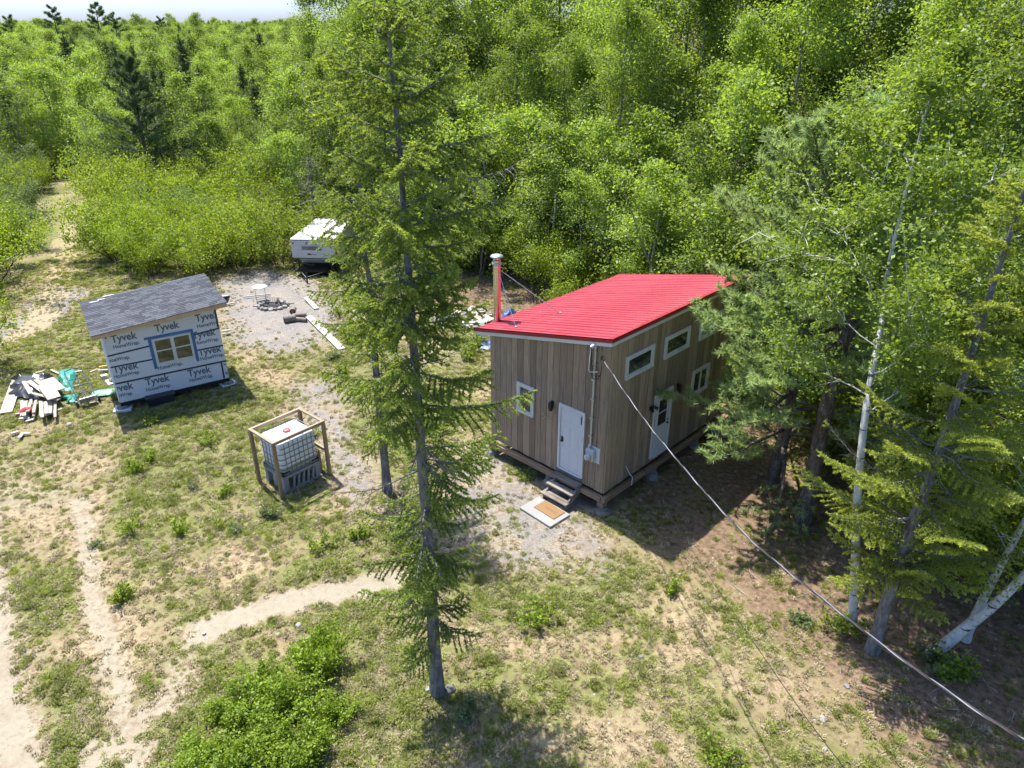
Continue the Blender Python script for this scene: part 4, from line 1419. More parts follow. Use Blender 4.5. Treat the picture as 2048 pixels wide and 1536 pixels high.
# ------------------------------------------------------------------ overhead service cable and the thin guy wire
cab_pts = [(2.23, 16.36, 4.52), (2.62, 14.3, 4.46), (3.01, 12.28, 4.51), (3.60, 9.23, 4.81), (4.10, 6.61, 5.49), (4.38, 5.13, 5.98), (4.53, 4.35, 6.30), (4.78, 3.0, 6.9), (5.2, .8, 8.0), (5.7, -1.8, 9.4)]


def spline(pts, n):
    pts = [np.array(p, float) for p in pts]
    P_ = [2 * pts[0] - pts[1]] + pts + [2 * pts[-1] - pts[-2]]
    out = []
    for i in range(1, len(P_) - 2):
        for k in range(n):
            t = k / n
            a, b, c, d = P_[i - 1], P_[i], P_[i + 1], P_[i + 2]
            out.append(.5 * (2 * b + (c - a) * t + (2 * a - 5 * b + 4 * c - d) * t * t + (3 * b - a - 3 * c + d) * t ** 3))
    out.append(pts[-1])
    return out


cs = spline(cab_pts, 26)
scab = empty('service_cable', (2.23, 16.36, 0), 0, 'twisted overhead power cable running from the cabin corner past the birches', 'cable')
M_cblk = simple('cable_black', (.03, .028, .03), .45, bump=0)
M_calu = simple('cable_bare_aluminium', (.50, .51, .53), .4, .8, bump=0)
M_crimson = simple('cable_red_trace', (.06, .045, .055), .5, bump=0)
run = 0.0
strands = [[], [], []]
for i, p_ in enumerate(cs):
    if i: run += float(np.linalg.norm(p_ - cs[i - 1]))
    t_ = Vector(cs[min(i + 1, len(cs) - 1)] - cs[max(i - 1, 0)]).normalized()
    a_ = t_.cross(Vector((0, 0, 1))).normalized(); b_ = t_.cross(a_)
    for k in range(3):
        ph = run * 6.0 + k * 2.094
        strands[k].append(Vector(p_) + (a_ * math.cos(ph) + b_ * math.sin(ph)) * .0088 - Vector((2.23, 16.36, 0)))
for k, (m_, r_) in enumerate(((M_cblk, .007), (M_crimson, .007), (M_calu, .0062))):
    MB().tube(strands[k], r_, 6).build('strand', m_, scab)
wp = spline([(3.766 - .0, 17.60, .55), (3.80, 16.12, .76), (3.87, 12.63, 1.73), (3.95, 8.52, 2.98), (4.0, 5.78, 3.94), (4.15, 1.0, 5.9), (4.25, -2, 7.3)], 8)
tag(MB().tube(wp, .006, 5).build('guy_wire', M_black), 'thin dark wire rising from the cabin foot across the lawn', 'wire')

# ------------------------------------------------------------------ vegetation: builders
def unit(a):
    return a / (np.linalg.norm(a, axis=-1, keepdims=True) + 1e-9)


class Wood:
    def __init__(s):
        s.V, s.F, s.n = [], [], 0

    def tube(s, pts, rad, n=6):
        pts = np.asarray(pts, float)
        m = len(pts)
        rad = np.broadcast_to(np.asarray(rad, float), (m,))
        T = unit(np.gradient(pts, axis=0))
        ref = np.where(np.abs(T[:, 2:3]) < .9, np.array([[0, 0, 1.]]), np.array([[1., 0, 0]]))
        A = unit(np.cross(T, ref)); B = np.cross(T, A)
        an = np.arange(n) * 2 * math.pi / n
        V = pts[:, None, :] + (A[:, None, :] * np.cos(an)[None, :, None] + B[:, None, :] * np.sin(an)[None, :, None]) * rad[:, None, None]
        i = np.arange(m - 1)[:, None] * n; k = np.arange(n)[None, :]; k2 = (k + 1) % n
        Fq = np.stack([i + k, i + k2, i + n + k2, i + n + k], -1).reshape(-1, 4) + s.n
        s.V.append(V.reshape(-1, 3)); s.F.append(Fq); s.n += m * n

    def mesh(s, name, mat):
        return npmesh(name, np.concatenate(s.V), np.concatenate(s.F), mat, smooth=True)


def leaf_mesh(name, Pn, size, mat, rng, up=.5, tint=None, aspect=.62):
    """one small folded quad per leaf"""
    N = len(Pn)
    nrm = unit(rng.normal(size=(N, 3)) + np.array([0, 0, up]))
    t = unit(np.cross(nrm, rng.normal(size=(N, 3))))
    b = np.cross(nrm, t)
    size = np.broadcast_to(np.asarray(size, float), (N,)) * rng.uniform(.5, 1.45, N)
    L = size[:, None]; W = (size * aspect)[:, None] * .5
    fold = nrm * (size * .12)[:, None]
    V = np.stack([Pn - t * L * .5, Pn + b * W + fold - t * L * .05, Pn + t * L * .5, Pn - b * W + fold - t * L * .05], 1).reshape(-1, 3)
    Fq = np.arange(N * 4).reshape(N, 4)
    if tint is None: tint = rng.random(N)
    return npmesh(name, V, Fq, mat, {'tint': ('FACE', np.clip(tint, 0, 1))})


def needle_mesh(name, base, d, L, W, mat, rng, tint):
    N = len(base)
    side = unit(np.cross(d, rng.normal(size=(N, 3))))
    L = np.broadcast_to(np.asarray(L, float), (N,))[:, None] * rng.uniform(.75, 1.2, (N, 1))
    W = np.broadcast_to(np.asarray(W, float), (N,))[:, None]
    V = np.stack([base - side * W * .5, base + side * W * .5, base + d * L], 1).reshape(-1, 3)
    return npmesh(name, V, np.arange(N * 3).reshape(N, 3), mat, {'tint': ('FACE', np.clip(tint, 0, 1))})


def limb(p0, d0, L, n, rng, up=0.0, wob=.12):
    """a bending polyline"""
    p, d = np.array(p0, float), unit(np.array(d0, float))
    out = [p.copy()]
    for i in range(n):
        d = unit(d + rng.normal(size=3) * wob + np.array([0, 0, up]) / n)
        p = p + d * L / n
        out.append(p.copy())
    return np.array(out)


def broadleaf(seed, H, base, rad, nleaf, lsize, bark, leafm, trunk_pts=None, r0=.12, nl=17, clump=.34, stems=1, top_bias=.4, crown_lift=0.0):
    """trunk with rising limbs and branchlets; leaves gather in loose clumps along the branchlets"""
    rng = np.random.default_rng(seed)
    w = Wood()
    tips = []
    for sidx in range(stems):
        if trunk_pts is not None and sidx == 0:
            tp_ = np.array(trunk_pts, float)
            tp_ = np.array([spline([tuple(x) for x in tp_], 5)])[0]
        else:
            lean = rng.normal(size=2) * (.05 if stems == 1 else .22)
            m = 11
            z = np.linspace(0, H * rng.uniform(.86, 1) if sidx else H, m)
            wv = np.cumsum(rng.normal(size=(m, 2)) * .09, 0) * np.linspace(0, 1, m)[:, None]
            tp_ = np.column_stack([z[:, None] * lean[None] + wv + (rng.normal(size=2) * .12 if stems > 1 else 0), z])
        m = len(tp_)
        fr = np.linspace(0, 1, m)
        rr = r0 * (1 - fr) ** .8 / math.sqrt(stems) + .012
        rr[0] *= 1.25
        w.tube(tp_, rr, 9)
        for k in range(nl // stems + 2):
            f = base / H + (1 - base / H) * ((k + rng.random()) / (nl // stems + 2)) ** .85
            f = min(f, .985)
            i = f * (m - 1); i0 = int(i); p0 = tp_[i0] + (tp_[min(i0 + 1, m - 1)] - tp_[i0]) * (i - i0)
            g = (f - base / H) / (1 - base / H)
            prof = math.sin(math.pi * min(1, (.16 + .84 * g) ** .8)) ** .7 if g < .98 else .25
            L = rad * max(.25, prof) * rng.uniform(.75, 1.25)
            az = k * 2.399 + rng.normal() * .4
            el = R_(rng.uniform(4, 36) + 18 * g)
            d = np.array([math.cos(az) * math.cos(el), math.sin(az) * math.cos(el), math.sin(el)])
            pl = limb(p0, d, L * 1.1, 6, rng, .18, .15)
            r_l = r0 * .32 * (1 - f * .6)
            w.tube(pl, np.linspace(r_l * .75, .006, 7), 5)
            for j in range(7):
                q = rng.uniform(.25, 1.0); ii = q * 6; i1 = min(int(ii), 5)
                b0 = pl[i1] + (pl[i1 + 1] - pl[i1]) * (ii - i1)
                dd = unit(d * .7 + rng.normal(size=3) * .75 + np.array([0, 0, .25]))
                bl = limb(b0, dd, L * rng.uniform(.28, .55), 3, rng, .1, .2)
                w.tube(bl, np.linspace(.012, .004, 4), 4)
                tips.append(bl[1]); tips.append(bl[2]); tips.append(bl[3])
        tips.append(tp_[-1]); tips.append(tp_[-2])
    tips = np.array(tips)
    ci = rng.integers(0, len(tips), nleaf)
    spread_ = rng.uniform(.6, 1.35, len(tips))[ci][:, None] * clump
    Pn = tips[ci] + rng.normal(size=(nleaf, 3)) * spread_ * np.array([1, 1, .75]) * .62
    ctint = rng.random(len(tips))[ci]
    tint = .55 * ctint + .45 * rng.random(nleaf)
    return w.mesh('trunk', bark), leaf_mesh('crown', Pn, lsize, leafm, rng, 1.1, tint)


def conifer(seed, H, clear, prof, bark, needm, step=.30, per=5, twig_step=.07, nlen=.045, nwid=.009, ndens=3, nstep=.02, r0=.16, hang=.5, el_top=35, el_low=-18, deadfrac=.0, trunk_pts=None, tipbright=.5, keep=1.0, thin=1, limit=None):
    """spruce or fir: whorled boughs, side twigs along each bough, needles along each twig"""
    rng = np.random.default_rng(seed)
    w = Wood()
    if trunk_pts is None:
        m = 14
        z = np.linspace(0, H, m)
        wv = np.cumsum(rng.normal(size=(m, 2)) * .022, 0) * np.linspace(0, 1, m)[:, None]
        tp_ = np.column_stack([wv, z])
    else:
        tp_ = np.array(spline(trunk_pts, 4)); m = len(tp_)
    fr = tp_[:, 2] / H
    rr = r0 * np.clip(1 - fr, 0, 1) ** .85 + .012
    rr[0] *= 1.3
    w.tube(tp_, rr, 10)
    nb, nd, nt, nl_ = [], [], [], []
    z = clear
    k = 0
    while z < H - .12:
        g = z / H
        base_L = prof(g)
        cx = np.array([np.interp(z, tp_[:, 2], tp_[:, 0]), np.interp(z, tp_[:, 2], tp_[:, 1])])
        for b in range(per if rng.random() < .7 else per - 1):
            if rng.random() > (keep(g) if callable(keep) else keep): continue
            az = k * 1.3 + b * 2 * math.pi / per + rng.normal() * .3
            L = max(.1, base_L * rng.choice([.25, .6, .9, 1.12, 1.4]) * rng.uniform(.85, 1.1))
            if limit: L = min(L, limit(az, z))
            el = R_(el_low + (el_top - el_low) * g ** 1.3 + rng.normal() * 7)
            d = np.array([math.cos(az) * math.cos(el), math.sin(az) * math.cos(el), math.sin(el)])
            n = 7
            q = np.linspace(0, 1, n)
            hor = np.array([math.cos(az), math.sin(az), 0])
            pl = np.array([cx[0], cx[1], z + rng.normal() * .05]) + d * (L * q)[:, None]
            pl[:, 2] += L * (-.30 * q + .34 * q ** 2.6) * (1 - .5 * g)
            pl += np.cumsum(rng.normal(size=(n, 3)) * L * .012, 0)
            w.tube(pl, np.linspace(.009 + .008 * L, .003, n), 4)
            dead = rng.random() < deadfrac * (1.3 - g)
            bt = rng.uniform(-.18, .22)
            s = L * .16 if L > .5 else .02
            sd = 1
            while s < L:
                t_ = s / L
                ii = t_ * (n - 1); i0 = min(int(ii), n - 2)
                p0 = pl[i0] + (pl[i0 + 1] - pl[i0]) * (ii - i0)
                fwd = unit(pl[i0 + 1] - pl[i0])
                lat = np.array([-hor[1], hor[0], 0]) * sd
                tl = (.12 + .42 * L * (1 - t_) ** .8 * min(1, t_ * 2.2 + .25)) * rng.uniform(.6, 1.15)
                tl = min(tl, .55)
                td = unit(fwd * .75 + lat * rng.uniform(.5, 1.0) + np.array([0, 0, -hang * rng.uniform(.3, 1.2)]))
                nseg = 3
                tw_ = p0 + td * (tl * np.linspace(0, 1, nseg + 1))[:, None]
                tw_[:, 2] += -hang * .25 * tl * np.linspace(0, 1, nseg + 1) ** 2
                if thin == 1 or rng.random() < .35: w.tube(tw_, np.linspace(.006, .002, nseg + 1), 3)
                if not (dead and t_ < .93):
                    cnt = max(2, int(tl / nstep)) * ndens
                    u_ = rng.random(cnt) ** .8
                    pb = p0 + td * (tl * u_)[:, None]
                    pb[:, 2] += -hang * .25 * tl * u_ ** 2
                    dd = unit(td * .55 + rng.normal(size=(cnt, 3)) * .55 + np.array([0, 0, .12]))
                    nb.append(pb); nd.append(dd)
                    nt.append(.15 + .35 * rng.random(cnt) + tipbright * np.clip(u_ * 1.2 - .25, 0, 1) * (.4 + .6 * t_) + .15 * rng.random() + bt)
                s += twig_step * rng.uniform(.7, 1.3)
                sd = -sd
            # needles on the bough itself
            if not dead:
                cnt = max(3, int(L / nstep * .5)) * ndens
                u_ = .3 + .7 * rng.random(cnt)
                ii = u_ * (n - 1); i0 = np.minimum(ii.astype(int), n - 2)
                pb = pl[i0] + (pl[i0 + 1] - pl[i0]) * (ii - i0)[:, None]
                nb.append(pb); nd.append(unit(unit(pl[i0 + 1] - pl[i0]) * .6 + rng.normal(size=(cnt, 3)) * .6)); nt.append(.3 + .5 * rng.random(cnt))
        z += step * rng.choice([.45, .7, 1.0, 1.9]) * (1.0 - .35 * g)
        k += 1
    # leader
    cnt = 60 * ndens // thin if thin > 1 else 60 * ndens
    pb = tp_[-1] - np.array([0, 0, 1]) * (rng.random(cnt) * .5)[:, None]
    nb.append(pb); nd.append(unit(rng.normal(size=(cnt, 3)) * .6 + np.array([0, 0, .9]))); nt.append(rng.random(cnt))
    nb, nd, nt = np.concatenate(nb), np.concatenate(nd), np.concatenate(nt)
    return w.mesh('trunk', bark), needle_mesh('crown', nb, nd, nlen, nwid, needm, rng, nt)


def pine(seed, H, clear, rad, bark, needm, nb_=58, ntuft=11, nneed=26, nlen=.13, nwid=.010, r0=.17, lean=(0, 0), el=8, pw=.62, limit=None):
    """white pine: long boughs ending in soft plumes of needle tufts"""
    rng = np.random.default_rng(seed)
    w = Wood()
    m = 12
    z = np.linspace(0, H, m)
    tp_ = np.column_stack([z * lean[0] + np.cumsum(rng.normal(size=m) * .03), z * lean[1] + np.cumsum(rng.normal(size=m) * .03), z])
    tp_ -= tp_[0]
    w.tube(tp_, r0 * (1 - z / H) ** .8 + .02, 10)
    B, D, T = [], [], []

    def tuft(p, d, n):
        dd = unit(d * .9 + rng.normal(size=(n, 3)) * .62 + np.array([0, 0, .12]))
        back = rng.random((n, 1)) * .12
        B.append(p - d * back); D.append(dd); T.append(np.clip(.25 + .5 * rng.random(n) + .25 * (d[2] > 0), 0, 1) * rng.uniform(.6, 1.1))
    for k in range(nb_):
        f = clear / H + (1 - clear / H) * ((k + rng.random()) / nb_)
        i = f * (m - 1); i0 = min(int(i), m - 2); p0 = tp_[i0] + (tp_[i0 + 1] - tp_[i0]) * (i - i0)
        g = (f - clear / H) / (1 - clear / H)
        L = rad * (1.02 - g) ** pw * rng.uniform(.65, 1.2) + .25
        az = k * 2.399 + rng.normal() * .35
        if limit: L = min(L, limit(az, f * H))
        e_ = R_(el + 34 * g + rng.normal() * 8)
        d = np.array([math.cos(az) * math.cos(e_), math.sin(az) * math.cos(e_), math.sin(e_)])
        pl = limb(p0, d, L, 6, rng, .22 if g > .3 else .05, .09)
        w.tube(pl, np.linspace(.02 + .012 * L, .008, 7), 5)
        for j in range(ntuft):
            q = .28 + .72 * (j + rng.random()) / ntuft
            ii = q * 6; i1 = min(int(ii), 5)
            b0 = pl[i1] + (pl[i1 + 1] - pl[i1]) * (ii - i1)
            side = 1 if j % 2 else -1
            lat = np.array([-math.sin(az), math.cos(az), 0]) * side
            dd = unit(d * .8 + lat * rng.uniform(.4, 1.1) + np.array([0, 0, rng.uniform(-.05, .5)]))
            tl = L * rng.uniform(.12, .30) * (1.25 - q) + .12
            bl = limb(b0, dd, tl, 3, rng, .15, .15)
            w.tube(bl, np.linspace(.009, .003, 4), 3)
            for s_ in (1, 2, 3):
                tuft(bl[s_], unit(bl[s_] - bl[s_ - 1]), nneed)
                if s_ > 1:
                    side2 = unit(dd + rng.normal(size=3) * .8)
                    tuft(bl[s_] + side2 * .09, side2, nneed * 2 // 3)
        tuft(pl[-1], unit(pl[-1] - pl[-2]), nneed * 2)
    for _ in range(6): tuft(tp_[-1], unit(np.array([rng.normal() * .4, rng.normal() * .4, 1.])), nneed)
    return w.mesh('trunk', bark), needle_mesh('crown', np.concatenate(B), np.concatenate(D), nlen, nwid, needm, rng, np.concatenate(T))


def shrub(seed, H, rad, nleaf, lsize, bark, leafm, nst=9):
    """many-stemmed bush"""
    rng = np.random.default_rng(seed)
    w = Wood()
    tips = []
    for k in range(nst):
        az = k * 2.399 + rng.normal() * .3
        el = R_(rng.uniform(48, 84))
        L = H * rng.uniform(.7, 1.05) / math.sin(el) * .95
        L = min(L, H * 1.25)
        d = np.array([math.cos(az) * math.cos(el), math.sin(az) * math.cos(el), math.sin(el)])
        p0 = np.array([math.cos(az), math.sin(az), 0]) * rad * rng.uniform(.05, .4)
        pl = limb(p0 - np.array([0, 0, .06]), d, L, 6, rng, .1, .13)
        w.tube(pl, np.linspace(.012 + .008 * H, .004, 7), 5)
        for j in range(9):
            q = rng.uniform(.18, 1); ii = q * 6; i1 = min(int(ii), 5)
            b0 = pl[i1] + (pl[i1 + 1] - pl[i1]) * (ii - i1)
            dd = unit(d * .5 + rng.normal(size=3) * .8 + np.array([0, 0, .3]))
            bl = limb(b0, dd, H * rng.uniform(.14, .34), 3, rng, .15, .2)
            w.tube(bl, np.linspace(.008, .003, 4), 3)
            tips += [bl[1], bl[2], bl[3]]
    tips = np.array(tips)
    ci = rng.integers(0, len(tips), nleaf)
    Pn = tips[ci] + rng.normal(size=(nleaf, 3)) * (H * .05 + .03) * rng.uniform(.6, 1.4, len(tips))[ci][:, None]
    Pn[:, 2] = np.abs(Pn[:, 2]) + .02
    tint = .5 * rng.random(len(tips))[ci] + .5 * rng.random(nleaf)
    return w.mesh('stems', bark), leaf_mesh('foliage', Pn, lsize, leafm, rng, .6, tint)


# ------------------------------------------------------------------ vegetation: materials
def bark_mat(name, a, b, scale=(9, 9, 2.2), birch=False):
    t = NT(name)
    vec = t.coord('Object', scale)
    n = t.noise(vec, 1.5, 6, .7, .5)
    c = t.mix(t.ramp(n, .3, .7), a, b)
    if birch:
        m = t.noise(t.coord('Object', (2.5, 2.5, 16)), 1.0, 3, .6)
        c = t.mix(t.ramp(m, .60, .68), c, (.045, .038, .032))
        m2 = t.noise(t.coord('Object', (1.5, 1.5, 1.1)), 1.0, 3, .6)
        c = t.mix(t.ramp(m2, .55, .75), c, (.30, .27, .23))
    else:
        li = t.noise(t.coord('Object'), 5, 5, .65)
        c = t.mix(t.math('MULTIPLY', t.ramp(li, .52, .68), .6), c, (.30, .32, .28))
    return t.done(t.pbr(c, .9, 0, .2, t.bump(n, .6, .02)))


B_spruce = bark_mat('grey_spruce_bark', (.085, .075, .068), (.25, .23, .21))
B_pine = bark_mat('brown_pine_bark', (.06, .045, .036), (.19, .15, .12))
B_birch = bark_mat('white_birch_bark', (.42, .40, .36), (.62, .60, .56), (6, 6, 3), True)
B_grey = bark_mat('grey_hardwood_bark', (.12, .105, .09), (.32, .29, .26))
B_twig = bark_mat('brown_twig_bark', (.07, .05, .04), (.18, .14, .11))
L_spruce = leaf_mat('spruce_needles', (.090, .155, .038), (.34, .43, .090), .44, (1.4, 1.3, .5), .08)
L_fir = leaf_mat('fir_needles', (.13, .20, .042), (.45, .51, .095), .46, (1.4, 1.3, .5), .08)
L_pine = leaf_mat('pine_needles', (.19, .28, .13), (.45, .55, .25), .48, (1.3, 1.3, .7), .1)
L_dpine = leaf_mat('dark_pine_needles', (.06, .10, .045), (.19, .26, .105), .32, (1.3, 1.3, .7), .1)
L_wood = leaf_mat('woodland_leaves', (.112, .18, .036), (.265, .362, .076), .50, (1.6, 1.5, .5), .30, .42, (.24, .335, .07))
L_birch = leaf_mat('birch_leaves', (.115, .185, .028), (.27, .36, .055), .46, (1.5, 1.4, .45), .1, .4)
L_alder = leaf_mat('alder_leaves', (.125, .195, .026), (.27, .34, .045), .48, (1.6, 1.5, .4), .14, .42, (.22, .32, .03))
L_willow = leaf_mat('willow_leaves', (.095, .15, .055), (.21, .27, .11), .38, (1.4, 1.35, .6), .16, .5)
L_bush = leaf_mat('bush_leaves', (.11, .20, .014), (.28, .37, .025), .40, (1.45, 1.35, .4), .08, .45)
L_far = leaf_mat('distant_conifer_needles', (.055, .088, .032), (.15, .20, .062), .32, (1.3, 1.3, .6), .3)
L_grass = leaf_mat('grass_blades', (.16, .205, .038), (.32, .345, .085), .35, (1.4, 1.35, .5), .35, .6)
L_straw = leaf_mat('dry_grass_blades', (.32, .26, .15), (.52, .45, .29), .25, (1.2, 1.15, .8), .3, .7)


def tree(name, meshes, loc, rz=0.0, sc=1.0, label=None, cat='tree', group=None, names=('trunk', 'crown'), sz=None):
    o = empty(name, loc, rz, label, cat, group)
    o.scale = (sc, sc, sz or sc)
    for n, me in zip(names, meshes): link(n, me, o)
    return o


# ------------------------------------------------------------------ the tall spruce in front, and the one behind it
def prof_main(g):
    return float(np.interp(g, (.12, .2, .28, .38, .5, .62, .7, .77, .84, .89, .95, 1.0), (.5, .7, .95, 1.15, 1.2, 1.3, 1.5, 1.3, 1.1, .8, .52, .15)))


sp = at(875, 1388)
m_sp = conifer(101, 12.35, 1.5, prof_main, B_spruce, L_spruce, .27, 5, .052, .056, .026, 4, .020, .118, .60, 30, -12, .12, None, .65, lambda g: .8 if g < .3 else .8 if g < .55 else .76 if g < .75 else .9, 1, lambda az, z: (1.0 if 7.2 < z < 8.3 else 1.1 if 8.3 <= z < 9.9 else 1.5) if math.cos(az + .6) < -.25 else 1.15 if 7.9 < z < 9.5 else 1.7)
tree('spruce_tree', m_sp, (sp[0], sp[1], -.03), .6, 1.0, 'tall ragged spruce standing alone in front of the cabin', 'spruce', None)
sp2 = at(775, 982)
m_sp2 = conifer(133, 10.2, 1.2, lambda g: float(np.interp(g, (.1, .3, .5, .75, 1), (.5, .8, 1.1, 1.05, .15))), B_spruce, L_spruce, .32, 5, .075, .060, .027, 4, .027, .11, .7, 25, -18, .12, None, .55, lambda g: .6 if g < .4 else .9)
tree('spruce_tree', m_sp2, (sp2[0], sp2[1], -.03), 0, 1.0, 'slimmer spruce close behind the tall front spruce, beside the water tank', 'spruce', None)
for k, (u, v, s, lab) in enumerate(((900, 1386, .11, 'rounded grey stone at the tall spruce foot, on the cabin side'), (858, 1384, .08, 'small grey stone at the tall spruce foot, on the bush side'))):
    p_ = at(u, v)
    o = tag(link('stone', ROCKS[k], None, (p_[0], p_[1], gz(p_[0], p_[1]) + .05), (.2, .1, k)), lab, 'stone')
    o.scale = (s, s, s)

# ------------------------------------------------------------------ trees at the near right
pl_, pr_ = at(1545, 965), at(1605, 1042)
def pine_room(az, z):
    """room for a bough before it would meet the cabin wall"""
    c_ = -(math.cos(az + 2.2) * .719 - math.sin(az + 2.2) * .695)
    return 2.1 / c_ if c_ > .5 and z < 5.0 else 9.0


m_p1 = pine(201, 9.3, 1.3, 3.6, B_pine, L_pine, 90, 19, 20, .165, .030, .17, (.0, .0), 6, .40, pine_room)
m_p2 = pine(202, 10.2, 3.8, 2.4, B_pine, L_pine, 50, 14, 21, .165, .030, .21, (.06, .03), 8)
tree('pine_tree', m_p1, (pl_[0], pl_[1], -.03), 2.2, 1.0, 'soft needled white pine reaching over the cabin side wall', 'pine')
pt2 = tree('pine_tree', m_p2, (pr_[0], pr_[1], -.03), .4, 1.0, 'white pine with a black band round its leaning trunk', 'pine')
MB().lathe([(.205, 0), (.208, .03), (.205, .06)], 16, 0, Matrix.Translation((.17, .08, 1.75))).build('trunk_band', M_black, pt2)
fb = at(1745, 1300)
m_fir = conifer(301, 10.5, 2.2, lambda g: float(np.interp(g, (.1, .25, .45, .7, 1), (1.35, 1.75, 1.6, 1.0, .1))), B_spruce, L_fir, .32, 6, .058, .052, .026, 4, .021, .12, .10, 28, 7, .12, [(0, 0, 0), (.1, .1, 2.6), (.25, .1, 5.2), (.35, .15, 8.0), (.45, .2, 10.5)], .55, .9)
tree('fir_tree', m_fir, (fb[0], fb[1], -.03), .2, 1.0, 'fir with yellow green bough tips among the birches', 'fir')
bb = at(1705, 1250)
B0 = np.array([bb[0], bb[1], 0])
m_bi = broadleaf(401, 11.5, 4.3, 2.3, 32000, .078, B_birch, L_birch,
                 [tuple(np.array(p_) - B0) for p_ in ((bb[0], bb[1], 0), (7.2, 12.0, 1.9), (6.9, 12.05, 3.7), (6.88, 12.45, 5.4), (7.25, 13.3, 6.7), (7.45, 13.9, 7.5), (7.7, 14.4, 9.2), (7.9, 14.7, 11.3))], .085, 20, .32)
tree('birch_tree', m_bi, (bb[0], bb[1], -.03), 0, 1.0, 'slim white birch with a kinked trunk beside the fir', 'birch')
lb = at(1862, 1310)
m_lb = broadleaf(402, 6.5, 3.0, 1.7, 9000, .08, B_birch, L_birch, [(0, 0, 0), (.55, .05, .75), (1.15, .1, 1.6), (1.9, .3, 2.8), (2.7, .6, 4.4), (3.3, .9, 6.4)], .12, 14, .3)
tree('birch_tree', m_lb, (lb[0], lb[1], -.03), 0, 1.0, 'white birch leaning hard over towards the frame edge', 'birch')
lb2 = at(1930, 1278)
m_lb2 = broadleaf(403, 7.0, 3.2, 1.6, 8000, .08, B_birch, L_birch, [(0, 0, 0), (.10, .05, 1.0), (.4, .2, 2.4), (.9, .5, 4.4), (1.3, .8, 7.0)], .09, 12, .3)
tree('birch_tree', m_lb2, (lb2[0], lb2[1], -.03), 0, 1.0, 'thin birch stem standing just behind the leaning birch', 'birch')

for u, v, sc_, lab in ((1985, 1150, .82, 'fir crowding in behind the leaning birches'), (2060, 1010, .95, 'dense fir at the frame edge beyond the birches')):
    q_ = at(u, v)
    tree('fir_tree', m_fir, (q_[0], q_[1], -.03), u * .01, sc_, lab, 'fir')

ORD = 'first second third fourth fifth sixth seventh eighth ninth tenth eleventh twelfth thirteenth fourteenth fifteenth sixteenth seventeenth eighteenth nineteenth twentieth'.split()
ORD += ['%s-%s' % (t_, o_) for t_ in ('twenty', 'thirty', 'forty', 'fifty', 'sixty') for o_ in ORD[:9]]


def screen_u(o):
    x, y = o.location.x, o.location.y
    return 1024 + FPX * x / (y * math.cos(PITCH) + CAM_H * math.sin(PITCH))


def label_rows(objs, base, marks):
    """marks: [(highest u, landmark)]; things behind one landmark are told apart by their order across the view"""
    cells = {}
    for o in objs:
        u = screen_u(o)
        nm = next((n for lim, n in marks if u < lim), marks[-1][1])
        cells.setdefault(nm, []).append(o)
    for nm, lst in cells.items():
        lst.sort(key=screen_u)
        for i, o in enumerate(lst):
            which = 'only one' if len(lst) == 1 else ORD[min(i, len(ORD) - 1)]
            o['label'] = '%s, %s %s' % (base, which, nm)


# ------------------------------------------------------------------ the woods
DEC = [broadleaf(500 + k, H, b, r, 21000, .120, B_grey if k % 3 else B_birch, L_wood, None, .11, 19, .60, st)
       for k, (H, b, r, st) in enumerate(((14.5, 2.2, 3.0, 1), (13.2, 1.4, 3.0, 2), (15.5, 2.8, 3.1, 1), (12.0, 1.2, 2.9, 2), (14.0, 1.8, 3.4, 1), (10.5, .8, 2.6, 3)))]
SML = [broadleaf(520 + k, H, b, r, 8500, .118, B_grey if k else B_birch, L_wood, None, .07, 15, .44, st)
       for k, (H, b, r, st) in enumerate(((7.5, .8, 1.9, 1), (6.5, .5, 2.0, 3), (8.2, 1.0, 1.9, 2), (7.0, .6, 2.2, 1)))]
PIN = pine(210, 9.5, 1.0, 3.4, B_pine, L_dpine, 52, 11, 14, .24, .045, .16)
FARC = [conifer(600 + k, H, .5, (lambda g, r=r: r * (1 - g) ** .75 + .1), B_spruce, L_far, .45, 6, .14, .17, .060, 3, .05, .10, .35, 25, -15, 0, None, .4, .95, 3)
        for k, (H, r) in enumerate(((8.5, 1.5), (10.5, 1.7), (7.0, 1.6)))]
ALD = [shrub(700 + k, H, r, 8500, .115, B_twig, L_alder, 12) for k, (H, r) in enumerate(((3.6, 1.7), (3.0, 1.8), (4.2, 1.9)))]
WIL = [shrub(720 + k, H, r, 8500, .095, B_twig, L_willow, 12) for k, (H, r) in enumerate(((2.6, 1.5), (3.2, 1.6)))]


def scatter_poly(poly, spacing, seed, tries=6000, cond=None):
    rng = np.random.default_rng(seed)
    xs = [p_[0] for p_ in poly]; ys = [p_[1] for p_ in poly]
    X = rng.uniform(min(xs), max(xs), tries); Y = rng.uniform(min(ys), max(ys), tries)
    ok = in_poly(X, Y, poly)
    out = []
    for x, y in zip(X[ok], Y[ok]):
        if cond and not cond(x, y): continue
        sp_ = spacing(x, y) if callable(spacing) else spacing
        if all((x - a) ** 2 + (y - b) ** 2 > sp_ * sp_ for a, b in out): out.append((x, y))
    return out


def in_view(x, y, z=8.0, margin=250):
    """whether anything of a tree standing there can fall in the frame"""
    for zz in (0.0, z):
        dy, dz = y, zz - CAM_H
        dep = dy * math.cos(PITCH) - dz * math.sin(PITCH)
        if dep < 1: continue
        u = 1024 + FPX * x / dep
        if -margin < u < 2048 + margin: return True
    return False


